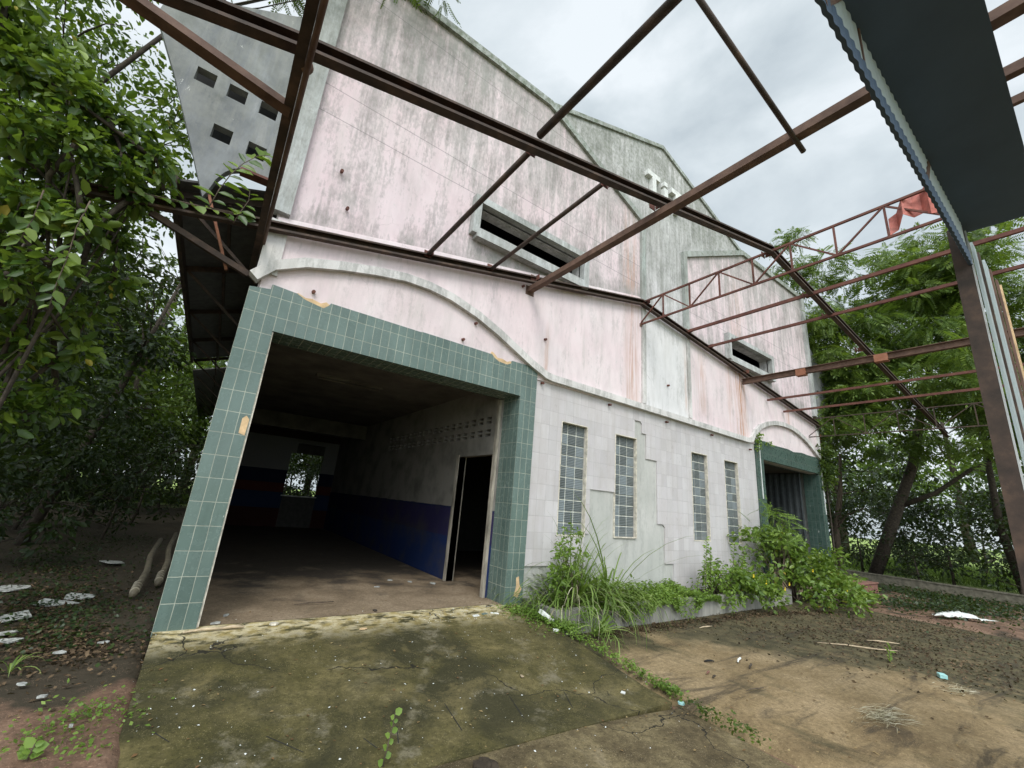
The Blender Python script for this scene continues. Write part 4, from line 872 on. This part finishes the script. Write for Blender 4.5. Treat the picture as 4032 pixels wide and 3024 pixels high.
# understory bushes
UB = 'understory bushes along the right boundary'
bush0 = tree('understory_bush', 'dark bush behind the low wall nearest the building', 'bush', (25.5, 1.6, -.3), [(0,0,0),(.1,0,.6),(.2,.1,1.6)], [.06,.05,.02],
      fill((0, 0, 2.1), (1.7, 1.9, 1.9), 34, (.45, .8), 51), 120, T_LEAF, .16, .08, 'leaf_dark', 'bark_dark', UB, limbs=12, seed=51)
for i, (x, y, s, lb) in enumerate([(26.5,-1.2,1.0,'dark bush behind the low wall right of the leaning trunk'),(27.2,-4.0,1.1,'dark bush behind the low wall under the long bare branch'),(25.0,-6.0,1.15,'dark bush beside the steel column at far right'),(30,-2.6,1.25,'dark bush farther back in the right boundary'),(31,2.2,1.3,'dark bush farthest back behind the building corner'),(29.5,-7.5,1.3,'bush at the extreme right of the boundary'),(23.4,3.4,1.1,'dark bush against the end of the building wall'),(28.5,.6,1.2,'dark bush behind the gap right of the thick trunk'),(33,-6.5,1.5,'bush seen low beyond the long branch'),(35,-1,1.4,'bush deep in the bright gap')]):
    o = copy_tree(bush0); o.location = (x, y, -.3); o.scale = (s, s, s); o.rotation_euler.z = i*1.3; o['label'] = lb
for i, (x, y, rz, s, lb) in enumerate([(44, 8, 0, 1.1, 'pale tree across the bright field to the right'), (47, -3, 1, 1.0, 'tree across the bright field behind the leaning trunk'), (50, -13, 2, 1.1, 'tree across the bright field at far right'), (40, 17, 1.4, 1.0, 'tree behind the right rear of the warehouse'), (60, 3, .4, 1.3, 'most distant tree beyond the right field')]):
    o = copy_tree(proto2 if i % 2 == 0 else proto); o.location = (x, y, -.3); o.rotation_euler.z = rz*2; o.scale = (s, s, s); o['label'] = lb

for i, (x, y, s_, lb) in enumerate([(39,9,2.0,'large bush across the field behind the building corner'),(38,3,1.9,'large bush across the field behind the red plinth'),(41,-3,2.0,'large bush across the field behind the thick trunk'),(40,-9,2.1,'large bush across the field below the long branch'),(42,-16,2.3,'large bush across the field at the extreme right'),(24.6,-3.2,.95,'leafy bush in front of the long branch'),(24.2,-.6,.75,'small bush just behind the low wall by the thick trunk'),(26.5,-8.5,1.3,'bush beyond the steel column at the wall')]):
    o = copy_tree(bush0); o.location = (x, y, -.4); o.scale = (s_, s_, s_*(1.0 if i < 5 else .9)); o.rotation_euler.z = i*2.1; o['label'] = lb
for i, (x, y, s_, lb) in enumerate([(5.0,30,1.5,'bush seen through the back doorway'),(7.6,31,1.6,'bush right of the one seen through the back doorway'),(6.2,34,1.9,'taller bush behind the two seen through the back doorway'),(6.4,28.4,1.25,'bush closest behind the back doorway')]):
    o = copy_tree(bush0); o.location = (x, y, -.4); o.scale = (s_,)*3; o.rotation_euler.z = i+1; o['label'] = lb; o['group'] = 'bushes behind the warehouse'
# ivy creeping round the far doorway
iv = layers([(12.45,12.75,-.14,-.10,3.5,4.1,7,.13),(12.6,13.6,-.13,-.10,3.75,3.9,5,.10)], 61)
t = empty('creeping_ivy', (12.5, -.12, 3.4), label='small creeper on the top left corner of the far green doorway', cat='creeper')
tp, P_, D_, N_, L_, W_ = cluster_leaves(rel(iv, (12.5, -.12, 3.4)), 1500, T_DIAM, .07, .05, .5, 1, .5); scatter('leaves', T_DIAM, P_, D_, N_, L_, W_, M['leaf_weed'], t)
MB().tube([(0,0,-.1),(.05,0,.2),(.1,0,.5)], .006, 5).build('stem', M['bark'], t)
iv = layers([(16.95,17.5,-.3,.1,2.9,4.2,22,.28),(17.1,17.6,-.2,.3,4.2,5.4,10,.25)], 62)
t = empty('creeping_ivy', (17.3, 0, 2.8), label='thick creeper hanging on the right corner of the far green doorway', cat='creeper')
tp, P_, D_, N_, L_, W_ = cluster_leaves(rel(iv, (17.3, 0, 2.8)), 700, T_LEAF, .11, .06, .6, 1, .5); scatter('leaves', T_LEAF, P_, D_, N_, L_, W_, M['leaf_mid'], t)
MB().tube([(0,-.1,-3.0),(.05,-.1,-1),(.0,-.1,.5),(.1,0,2.2)], .02, 6).build('stem', M['bark_dark'], t)

# ------------------------------------------------------------ planter plants
def grass_tuft(name, label, loc, n, L, W, spread, lean=(0, 0), mat='blade', up=1.0, group=None, tpl=T_BLADE2, cat='grass tuft'):
    az = RNG.random(n)*2*np.pi; k = RNG.random(n)
    pos = np.stack([np.cos(az)*spread*k, np.sin(az)*spread*k, np.zeros(n)], -1)
    d = np.stack([np.cos(az)*(.25+.75*k)+lean[0], np.sin(az)*(.25+.75*k)+lean[1], up*(1.1-.4*k)], -1)
    nr = np.stack([-np.cos(az)*.7, -np.sin(az)*.7, np.full(n, .8)], -1)+RNG.normal(size=(n, 3))*.15
    q = .6+.7*RNG.random(n); o = scatter(name, tpl, pos, d, nr, L*q, W*(.7+.6*RNG.random(n)), M[mat]); o.location = loc
    return tag(o, label, cat, group)
GT = 'long grass tufts beside the planter'
grass_tuft('grass_tuft', 'lush clump of long drooping grass by the right green door jamb', (4.9, -.42, -.1), 80, 1.05, .034, .24, group=GT)
grass_tuft('grass_tuft', 'tall grass clump at the left end of the planter under the first glass-block window', (5.35, -.4, .05), 130, 1.35, .036, .32, (.05, .0), group=GT)
grass_tuft('grass_tuft', 'long arching grass spilling over the planter toward the yard', (5.75, -.6, .05), 60, 1.25, .036, .14, (.35, -.1), group=GT)
grass_tuft('grass_tuft', 'bent pale grass stems drooping onto the sandy yard', (5.0, -1.15, -.2), 30, .95, .03, .07, (.4, -.55), 'blade', .5, group=GT)
grass_tuft('dry_grass', 'dead straw coloured blades tangled in the grass clump', (5.2, -.5, .0), 60, 1.0, .018, .4, (.1, -.1), 'blade_dry', .9, cat='dry grass')
grass_tuft('grass_tuft', 'thin upright grass stems leaning on the wall behind the clump', (5.3, -.3, .1), 34, 1.3, .018, .45, (.0, .0), 'blade', 2.4, group=GT, tpl=T_BLADE)
grass_tuft('grass_tuft', 'small upright grass clump in front of the green jamb base', (4.45, -.45, -.06), 40, .7, .016, .1, group=GT)
grass_tuft('grass_tuft', 'dark narrow grass blades rising highest before the bare cement wall', (5.95, -.55, .02), 26, 1.9, .024, .08, (.25, 0), group=GT, tpl=T_BLADE)
def bush(name, label, loc, cl, per, L, W, mat, cat='shrub', group=None, tpl=T_LEAF, stems=10, droop=.2, up=.8, bark='bark'):
    t = empty(name, loc, label=label, cat=cat, group=group); c_ = rel(cl, loc); mb = MB()
    for q in c_[:stems]: mb.tube(limb_path((random.uniform(-.05, .05), random.uniform(-.05, .05), 0), q[:3], .1, 5), [.014,.011,.008,.006,.003], 5)
    mb.build('stem', M[bark], t, smooth=True)
    _, P_, D_, N_, L_, W_ = cluster_leaves(c_, per, tpl, L, W, droop, 1, .5, .3, up); scatter('leaves', tpl, P_, D_, N_, L_, W_, M[mat], t); return t
PS = 'shrubs growing in the planter'
bush('weed_shrub', 'leafy loose shrub in front of the first glass-block window', (5.15, -.5, 0), layers([(4.65,5.6,-.7,-.3,.35,.95,16,.19),(4.85,5.5,-.6,-.3,.9,1.25,7,.13)], 71), 1100, .08, .036, 'leaf_weed', group=PS)
bush('weed_shrub', 'tangled dark weed bush at the planter left corner', (5.7, -.6, 0), layers([(5.3,6.2,-1.0,-.4,.0,.4,16,.2)], 72), 1200, .06, .035, 'leaf_bush', group=PS)
n = 13000; x = 5.3+RNG.random(n)*3.5; y = -.95+RNG.random(n)*.8
hh = (.10+.10*np.sin(x*3.1+1)*np.sin(y*5+x) + .10*np.sin(x*7.3)*.5 + .08)*np.clip((x-5.0)/.6, .2, 1)*np.clip((9.0-x)/.7, .15, 1)
keep = RNG.random(n) < (.55+.45*np.sin(x*5+y*3)); x, y, hh = x[keep], y[keep], hh[keep]; n = len(x)
o = scatter('creeper_mat', T_LEAF, np.stack([x, y, np.abs(hh)*RNG.random(n)+.02], -1), nz(RNG.normal(size=(n, 3))*(1, 1, .4)), RNG.normal(size=(n, 3))*.4+(0, 0, 1), .035+.04*RNG.random(n)**2, .024+.02*RNG.random(n), M['leaf_weed'], kind='stuff')
tag(o, 'low bright green creeper covering the middle of the planter', 'ground cover')
vx = 4.9+RNG.random(2200)*3.8; vx = vx + .12*np.sin(vx*9); fall = .34*np.clip(.5+.5*np.sin(vx*4.3), .1, 1)
v0 = np.stack([vx, -.90-RNG.random(2200)*.05, .1-fall*RNG.random(2200)**1.3], -1)
o = scatter('trailing_weed', T_DIAM, v0, nz(RNG.normal(size=(2200, 3))+(0, -.3, -.8)), RNG.normal(size=(2200, 3))*.4+(0, -1, .3), .03+.03*RNG.random(2200), .02+.02*RNG.random(2200), M['leaf_weed'], kind='stuff')
tag(o, 'creeper strands trailing down the planter front', 'ground cover')
def stemplant(label, loc, h_, n, L, lean, mat='leaf_weed'):
    pts = [(loc[0]+lean*t*t, loc[1]-.05*t, loc[2]+h_*t) for t in (0, .25, .5, .75, 1)]
    return spray('upright_weed', label, 'weed', pts, n, L, L*.45, mat, 'upright weeds in the planter', .006, .15)
stemplant('tall thin weed with paired leaves left of the third glass-block window', (8.75, -.62, 0), 1.15, 46, .10, .05)
stemplant('second thin leafy stem close beside the tallest planter weed', (8.98, -.6, 0), .95, 38, .10, -.05)
stemplant('weed stem with bright tip below the third glass-block window', (9.75, -.65, 0), 1.05, 30, .12, .1)
stemplant('weed stem with pale tip between the third and fourth windows', (10.2, -.62, 0), 1.0, 30, .12, .12)
stemplant('small weed sprig rising from the creeper mat', (8.3, -.7, 0.05), .4, 16, .07, .03)
fb = bush('flowering_shrub', 'bright glossy shrub with yellow flowers sprawling over the planter', (10.3, -.7, 0), layers([(9.2,10.8,-1.15,-.4,.1,.62,26,.24),(9.4,11.2,-1.25,-.9,-.1,.4,16,.22)], 73), 800, .11, .058, 'leaf_bush', group=PS, stems=22)
bush('flowering_shrub', 'dense green shrub heaped in front of the far green doorway', (12.4, -.8, -.2), layers([(10.9,12.9,-1.0,-.3,.2,1.3,34,.28),(12.2,14.0,-1.5,-.6,-.1,.95,34,.28),(13.4,15.0,-1.6,-.9,-.2,.35,22,.24)], 74), 560, .13, .07, 'leaf_bush', group=PS, stems=30)
bush('leafy_shrub', 'pale leaved shrub at the foot of the thin upright weeds', (9.2, -.6, 0), layers([(8.6,9.9,-1.0,-.4,.05,.6,22,.2),(8.7,9.4,-1.1,-.9,-.1,.25,8,.16)], 76), 700, .08, .042, 'leaf_weed', group=PS, stems=14)
bush('flowering_shrub', 'shrub branch creeping out over the dark yard past the planter end', (13.0, -1.5, -.2), layers([(11.6,13.4,-2.1,-1.3,-.2,.25,20,.22),(13.2,15.2,-2.0,-1.2,-.2,.12,16,.2)], 77), 420, .12, .06, 'leaf_bush', group=PS, stems=18)
bush('feathery_shrub', 'feathery sapling standing against the far green door jamb', (11.7, -.7, 0), layers([(11.3,12.6,-.9,-.4,1.0,1.75,18,.2),(11.6,12.2,-.7,-.4,1.7,2.1,4,.16)], 75), 260, .34, .34, 'leaf_weed', group=PS, tpl=T_FROND_F, stems=16, droop=.1)
for i, (x, y, z) in enumerate([(9.9,-1.28,.36),(10.6,-1.33,.22),(10.9,-1.3,.3),(13.2,-1.62,.15),(9.55,-1.2,.48),(12.2,-1.3,.55)]):
    b = MB()
    for k in range(5):
        a = k*2*math.pi/5; ca, sa = math.cos(a), math.sin(a); b.add([(0,0,0),(.028*ca-.012*sa,-.012,.028*sa+.012*ca),(.045*ca,-.006,.045*sa),(.028*ca+.012*sa,-.012,.028*sa-.012*ca)], [(0,1,2,3)])
    o = b.build('flower', M['petal'], None); o.parent = fb; o.location = (x-10.3, y+.7, z)

# ------------------------------------------------------------ weeds, seedlings, ground litter
def ground_strip(name, label, pts, n, spread, L, mat, h_=.05, tpl=T_DIAM):
    k = RNG.integers(0, len(pts)-1, n); u = RNG.random((n, 1)); u = u + .16*np.sin(u*19+k[:, None]*2.1)*(.4+.6*RNG.random((n, 1))); spread = spread*(.5+1.3*RNG.random(n)**2); A = np.array(pts, float); p = A[k]*(1-u)+A[k+1]*u + np.stack([RNG.normal(size=n)*spread, RNG.normal(size=n)*spread, RNG.random(n)*h_], -1)
    o = scatter(name, tpl, p, nz(RNG.normal(size=(n, 3))*(1, 1, .4)), RNG.normal(size=(n, 3))*.4+(0, 0, 1), L*(.6+.8*RNG.random(n)), L*.7*(.6+.8*RNG.random(n)), M[mat], kind='stuff')
    return tag(o, label, 'ground cover')
ground_strip('weed_mat', 'low green weeds spreading over the ramp corner by the door jamb', [(4.1,-.35,-.02),(4.35,-.7,-.06),(4.45,-1.1,-.1),(4.75,-.8,-.18)], 2600, .14, .038, 'leaf_weed', .08)
ground_strip('weed_mat', 'thin line of weeds along the right edge of the entrance ramp', [(4.45,-1.0,-.12),(4.5,-1.5,-.18),(4.48,-2.1,-.22),(4.42,-2.6,-.25),(4.38,-2.9,-.25)], 1000, .05, .036, 'leaf_weed', .08)
ground_strip('weed_mat', 'straggling weeds along the driveway edge in the right foreground', [(4.28,-3.05,-.25),(4.25,-3.4,-.25),(4.2,-3.8,-.25)], 260, .05, .035, 'leaf_mid', .10)
ground_strip('weed_mat', 'scattered low weeds in the red dirt at lower left', [(-.16,-1.6,-.13),(-.25,-1.3,-.13),(-.5,-1.7,-.13),(-.2,-2.0,-.13)], 420, .14, .03, 'leaf_weed', .05)
ground_strip('weed_mat', 'dark low ground cover in the shade left of the doorway', [(-.6,.2,-.14),(-1.0,1.5,-.14),(-1.5,3.5,-.14),(-2,6,-.14),(-1.2,9,-.14)], 3800, .55, .05, 'leaf_dark', .07)
ground_strip('leaf_litter', 'brown rotting leaves on the dark soil left of the ramp', [(-.5,-.2,-.14),(-.9,.8,-.14),(-1.2,2.2,-.14),(-1.6,4.5,-.14)], 5200, .4, .04, 'litter_dark', .02)
ground_strip('weed_mat', 'dark weedy litter along the low wall on the right', [(15,-2,-.28),(18,-3,-.28),(20,-1,-.28),(20.5,-5,-.28),(16,-5.5,-.28)], 9000, .8, .08, 'leaf_dark', .12)
ground_strip('leaf_litter', 'dark rotting leaf litter over the shaded right half of the yard', [(8.5,-2,-.26),(10,-3,-.26),(12,-2,-.26),(13,-4,-.26),(10,-4.5,-.26),(8.8,-3.6,-.26),(14,-3,-.26),(7.5,-1.8,-.26)], 5200, .75, .042, 'litter_dark', .015)
ground_strip('leaf_litter', 'brown litter gathered along the foot of the planter', [(5.2,-1.0,-.26),(7,-1.05,-.26),(9.5,-1.15,-.26),(12,-1.6,-.26)], 3000, .13, .04, 'litter_dark', .015)
ng = 26000; gx = 27+RNG.random(ng)*16; gy = -14+RNG.random(ng)*24
o = scatter('grass', T_BLADE, np.stack([gx, gy, np.full(ng, -.3)], -1), nz(RNG.normal(size=(ng, 3))*.35+(0, 0, 1)), nz(RNG.normal(size=(ng, 3))), .25+.3*RNG.random(ng), .03, M['leaf_frond'], kind='stuff'); tag(o, 'bright rough grass in the open field to the right', 'grass')
ng = 26000; gx = -10+RNG.random(ng)*22; gy = 26.5+RNG.random(ng)*7
o = scatter('grass', T_BLADE, np.stack([gx, gy, np.full(ng, -.3)], -1), nz(RNG.normal(size=(ng, 3))*.35+(0, 0, 1)), nz(RNG.normal(size=(ng, 3))), .5+.7*RNG.random(ng), .05, M['leaf_frond'], kind='stuff'); tag(o, 'tall bright grass behind the warehouse', 'grass')
# fallen leaves: browns scattered on all the hard ground, small pale chips
def on_ground(x, y):
    z = np.where((x > -.07) & (x < 4.3) & (y > -2.75), np.where(y > -.25, 0, -.25*np.clip((-y-.25)/2.45, 0, 1)), np.where(x < 4.2, -.257, -.262)); return np.where(x < -.07, -.13, z)
n = 900; x = RNG.random(n)*10.5-.9; y = -5+RNG.random(n)*5.6; z = on_ground(x, y)+.008
o = scatter('leaf_litter', T_DIAM, np.stack([x, y, z], -1), nz(RNG.normal(size=(n, 3))*(1, 1, .1)), RNG.normal(size=(n, 3))*.15+(0, 0, 1), .018+.03*RNG.random(n)**2, .012+.015*RNG.random(n), M['leaf_brown'], kind='stuff'); tag(o, 'small fallen leaves scattered over the concrete and yard', 'leaf litter')
n = 480; x = RNG.random(n)*4.6-.1; y = -3.4+RNG.random(n)*3.6; x[:170] = 2.6+RNG.random(170)*1.6; y[:170] = -.55+RNG.random(170)*.5; z = on_ground(x, y)+.006
o = scatter('paint_chips', T_DIAM, np.stack([x, y, z], -1), nz(RNG.normal(size=(n, 3))*(1, 1, .1)), RNG.normal(size=(n, 3))*.2+(0, 0, 1), .007+.02*RNG.random(n)**2.5, .007+.014*RNG.random(n)**2, M['white_paint'], kind='stuff'); tag(o, 'tiny white plaster chips scattered on the entrance ramp', 'debris')
def shard(name, label, cat, x, y, z, pts, th, mat, rz=0, group=None, tilt=0):
    o = MB().prism(pts, [], 0, th, 'xy').build(name, M[mat], None); o.location = (x, y, z); o.rotation_euler = (tilt, tilt*.5, rz); return tag(o, label, cat, group)
rg = random.Random(5)
def blob(r, n=6, e=.5):
    out = []
    for k in range(n):
        a = 2*math.pi*(k+rg.uniform(-.35, .35))/n; q = r*(1+rg.uniform(-e, .35*e)); out.append((q*math.cos(a), q*.6*math.sin(a)))
    return out
WP = 'white broken plaster pieces on the left dirt'
for i, (x, y, r, lb) in enumerate([(-1.30,1.35,.20,'largest white plaster slab in the rubble at the left edge'),(-1.15,1.9,.24,'pale slab at the back of the left rubble heap'),(-1.0,2.25,.18,'long thin plaster strip at the top of the rubble heap'),(-1.22,.72,.10,'white flake at the left edge below the rubble'),
        (-1.1,.45,.10,'long white flake nearest the bottom of the rubble group'),(-.70,-.05,.04,'small white square chip on the dirt beside the ramp'),(-.76,-.75,.045,'white chip lying on the red dirt'),(-.42,.15,.05,'bright white plaster chip close to the green jamb'),(-.60,-1.05,.035,'lone white flake in the middle of the red dirt'),(-.34,-1.62,.02,'tiny white flake near the lower left weeds'),(-1.75,2.9,.26,'dim plaster slab lying deepest in the thicket shade'),(-1.0,5.0,.24,'grey panel scrap in the dark beside the wall')]):
    shard('plaster_piece', lb, 'rubble', x, y, -.118, blob(r*1.15), .012, 'chalk', rg.uniform(0, 3), WP, rg.uniform(-.12, .12))
for (x0, y0, x1, y1, lb) in ((-.42, 2.0, -.46, 6.2, 'long ribbed brown pipe lying in the dark left of the green jamb'), (-.21, 2.7, -.25, 7.4, 'second ribbed pipe lying closest to the building wall')):
    t = empty('pipe', (x0, y0, -.07), label=lb, cat='pipe', group='pipes lying beside the wall')
    d = Vector((x1-x0, y1-y0, .22)); MB().tube([(0, 0, 0), d*.3+Vector((.03, 0, .02)), d*.6-Vector((.03, 0, 0)), d], .042, 12).build('barrel', M['pvc'], t, smooth=True)
    for k in range(4): c0 = d*(.035+.03*k); MB().tube([c0, c0+d.normalized()*.025], .056, 12).build('collar', M['pipe_ring'], t, smooth=True)
o = MB().tube([(0,0,0),(.15,.005,.012),(.32,-.005,.01),(.42,-.01,.018),(.52,-.035,.012)], [.008,.012,.013,.018,.01], 7).tube([(.40,-.01,.015),(.5,.02,.03)], [.01,.005], 6).build('stick', M['stick'], None, smooth=True)
o.location = (.17, -.22, .012); o.rotation_euler.z = .05; tag(o, 'knobbly dead stick lying at the foot of the left green jamb', 'stick')
shard('roof_tile_piece', 'white tube-like plaster piece standing in the weeds by the grass', 'debris', 4.37, -.92, -.06, [(0,0),(.06,0),(.06,.26),(0,.26)], .05, 'white_paint', .25, tilt=.35)
shard('plaster_lump', 'rounded white lump below the white tube piece', 'debris', 4.28, -1.12, -.11, blob(.06), .04, 'white_paint', 0)
shard('tile_piece', 'broken green wall tile chip among white fragments', 'debris', 3.55, -.42, -.02, [(0,0),(.11,0),(.10,.06),(.01,.05)], .012, 'green_tile', .3)
shard('tile_piece', 'white tile fragment left of the green tile chip', 'debris', 3.38, -.46, -.02, [(0,0),(.10,.01),(.11,.06),(.01,.05)], .012, 'white_paint', .1)
shard('tile_piece', 'white tile fragment right of the green tile chip', 'debris', 3.70, -.38, -.02, [(0,0),(.12,-.01),(.11,.03),(.01,.05)], .012, 'white_paint', -.4)
shard('dry_leaf', 'orange dry leaf on the upper part of the ramp', 'leaf', 1.86, -.52, -.02, blob(.05, 8, .2), .006, 'mortar', .2)
shard('dry_leaf', 'curled tan leaf on the right of the ramp', 'leaf', 3.05, -2.0, -.17, blob(.04, 8, .3), .006, 'stick', .8, tilt=.2)
shard('paper_scrap', 'square white scrap near the right corner of the ramp', 'litter', 3.88, -2.62, -.235, [(0,0),(.05,.01),(.05,.05),(0,.045)], .006, 'white_paint', .4)
shard('stone', 'flat pale stone by the left end of the threshold', 'stone', .98, -.17, .005, blob(.06), .02, 'cream', 0)
o = MB().tube([(0,0,0),(0,0,.016)], .032, 14).build('bottle_cap', M['cyan'], None); o.location = (4.28, -2.98, -.25); tag(o, 'pale blue plastic cap at the corner of the ramp', 'cap')
o = MB().box(-.05,.05,-.04,.04,0,.05).build('carton', M['cyan'], None, bevel=.004); o.location = (8.55, -4.05, -.26); o.rotation_euler.z = .5; tag(o, 'small pale cyan carton on the dark ground at right', 'carton')
def crumple(name, label, cat, loc, sx, sy, h_, mat, rz, seed):
    rr = np.random.default_rng(seed); nx_, ny_ = 16, 12; U, W_ = np.meshgrid(np.linspace(-1, 1, nx_), np.linspace(-1, 1, ny_))
    ed = 1+.25*np.sin(np.arctan2(W_, U)*3+seed)+.12*rr.normal(size=U.shape)
    V = np.stack([U*sx*ed, W_*sy*ed, h_*(.4+.5*np.abs(np.sin(U*4+W_*3))+.5*rr.random(U.shape))*(1-.6*np.maximum(abs(U), abs(W_)))], -1).reshape(-1, 3)
    i_ = np.arange(nx_*ny_).reshape(ny_, nx_); Q = np.stack([i_[:-1, :-1], i_[:-1, 1:], i_[1:, 1:], i_[1:, :-1]], -1).reshape(-1, 4)
    o = np_mesh(name, V, Q, M[mat]); o.location = loc; o.rotation_euler.z = rz; return tag(o, label, cat)
crumple('plastic_sheet', 'crumpled white sheet lying by the boundary on the right', 'litter', (15.2, -3.1, -.27), .45, .2, .16, 'whiteplastic', -.6, 4)
def straw(label, loc, n, L, a, sp):
    pos = np.stack([RNG.normal(size=n)*L*.55*np.cos(a)-RNG.normal(size=n)*sp*np.sin(a), RNG.normal(size=n)*L*.55*np.sin(a)+RNG.normal(size=n)*sp*np.cos(a), .008+RNG.random(n)*.03], -1)
    aa = a+RNG.normal(size=n)*.35; d = np.stack([np.cos(aa), np.sin(aa), RNG.normal(size=n)*.06], -1)
    o = scatter('straw_bundle', T_DIAM, pos, d, RNG.normal(size=(n, 3))*.3+(0, 0, 1), L*(.3+.5*RNG.random(n)), .006, M['blade_dry']); o.location = loc; return tag(o, label, 'straw')
straw('frayed bundle of white straw on the yard in the right foreground', (6.0, -4.05, -.26), 240, .30, -.35, .05)
straw('smaller frayed white straw strip farther right', (8.0, -4.25, -.26), 120, .28, -.4, .03)
for (x, y, L, a, lb, mt, r_) in [(8.6,-2.6,1.2,-.75,'long thin curved dry stalk on the sandy yard','stick',.012),(9.8,-2.9,.5,-.8,'short pale stick beyond the curved stalk','stick',.012),(6.2,-2.55,.22,.3,'white and brown splinter on the sandy yard','white_paint',.014),(6.1,-2.75,.22,.35,'dark splinter below the white one','bark_dark',.012),
        (5.35,-2.62,.09,.2,'short red brown stub on the yard','brick_red',.012),(5.3,-2.72,.08,.1,'short olive stub on the yard','bark_dark',.012),(5.75,-2.35,.14,-.5,'bent black hose piece on the sand','black',.014),(7.3,-1.35,.35,-.1,'thin pale root by the planter foot','stick',.012),(5.3,-3.1,.3,-.2,'thin brown twig in the right foreground','bark',.005),(1.3,.6,.5,0,'thin stick on the floor just inside the doorway','bark',.01)]:
    p = [(0,0,0),(L*.35,L*.03,.008),(L*.7,-L*.02,.012),(L,L*.06,.004)]; o = MB().tube(p, [r_*.6,r_,r_*.9,r_*.5], 6).build('twig', M[mt], None, smooth=True)
    o.location = (x, y, (0.02 if y > 0 else -.25)); o.rotation_euler.z = a; tag(o, lb, 'twig', 'twigs and splinters on the ground')
# rubble just inside the doorway
for (x, y, r, lb) in [(.55,.35,.05,'white flake on the floor beside the left jamb inside'),(.45,.05,.05,'white flake on the threshold by the left jamb'),(2.7,1.5,.05,'chip near the middle of the doorway floor'),(3.1,2.0,.06,'pale chip on the doorway floor toward the blue wall'),(3.4,1.8,.06,'chip at the foot of the blue wall'),(3.75,1.6,.08,'larger chip beside the inner door post'),(2.2,.1,.05,'dark rotted lump on the threshold')]:
    shard('floor_debris', lb, 'debris', x, y, .003, blob(r), .014, 'chalk' if 'dark' not in lb else 'bark_dark', rg.uniform(0, 3), 'debris on the doorway floor')
# seedlings
spray('seedling', 'small green seedling in the crack at the bottom of the picture', 'seedling', [(1.38,-2.68,-.25),(1.40,-2.68,-.12),(1.42,-2.67,-.02),(1.43,-2.66,.05)], 10, .055, .05, 'leaf_weed', None, .004, .0)
spray('seedling', 'broad leaved seedling in the dirt at the lower left corner', 'seedling', [(-.46,-1.92,-.14),(-.455,-1.92,-.10),(-.45,-1.92,-.06)], 6, .07, .05, 'leaf_weed', None, .004, .0)
spray('seedling', 'weed sprig on the dark soil at the right', 'seedling', [(8.6,-3.5,-.26),(8.62,-3.5,-.15),(8.65,-3.52,-.05)], 9, .10, .05, 'leaf_weed', None, .004, .0)
grass_tuft('grass_tuft', 'tuft of grass at the left edge of the red dirt', (-.93, -.35, -.14), 16, .25, .016, .04)
def shell(name, label, loc, r, mat):
    b = bmesh.new(); bmesh.ops.create_icosphere(b, subdivisions=3, radius=r); rr = random.Random(9)
    for vv in b.verts: vv.co *= 1+.25*rr.uniform(-1, 1); vv.co.z *= .45
    me = bpy.data.meshes.new(name); b.to_mesh(me); b.free(); me.materials.append(M[mat]); o = bpy.data.objects.new(name, me); COL.objects.link(o); o.location = loc; return tag(o, label, 'dung')
shell('dung', 'dark dried dung pile on the driveway at the bottom edge', (2.0, -2.98, -.25), .085, 'soil')
# scored lines and the broken lip of the crack are built as shallow grooves on the ramp
for (x0, y0, x1, y1) in [(1.5,-2.70,1.35,-2.35),(1.5,-2.70,1.62,-2.30),(2.05,-2.72,2.1,-2.15),(2.6,-2.74,2.72,-2.25),(3.1,-2.76,3.3,-2.35),(3.6,-2.72,3.75,-2.5),(.75,-2.1,.95,-2.35),(.1,-1.8,.2,-1.95)]:
    b = MB(); z0 = slabz(y0)+.002; z1 = slabz(y1)+.002
    b.add([(x0-.005, y0, z0), (x0+.005, y0, z0), (x1+.003, y1, z1), (x1-.003, y1, z1)], [(0,1,2,3)])
    o = b.build('slab_groove', M['black'], None, kind='structure')
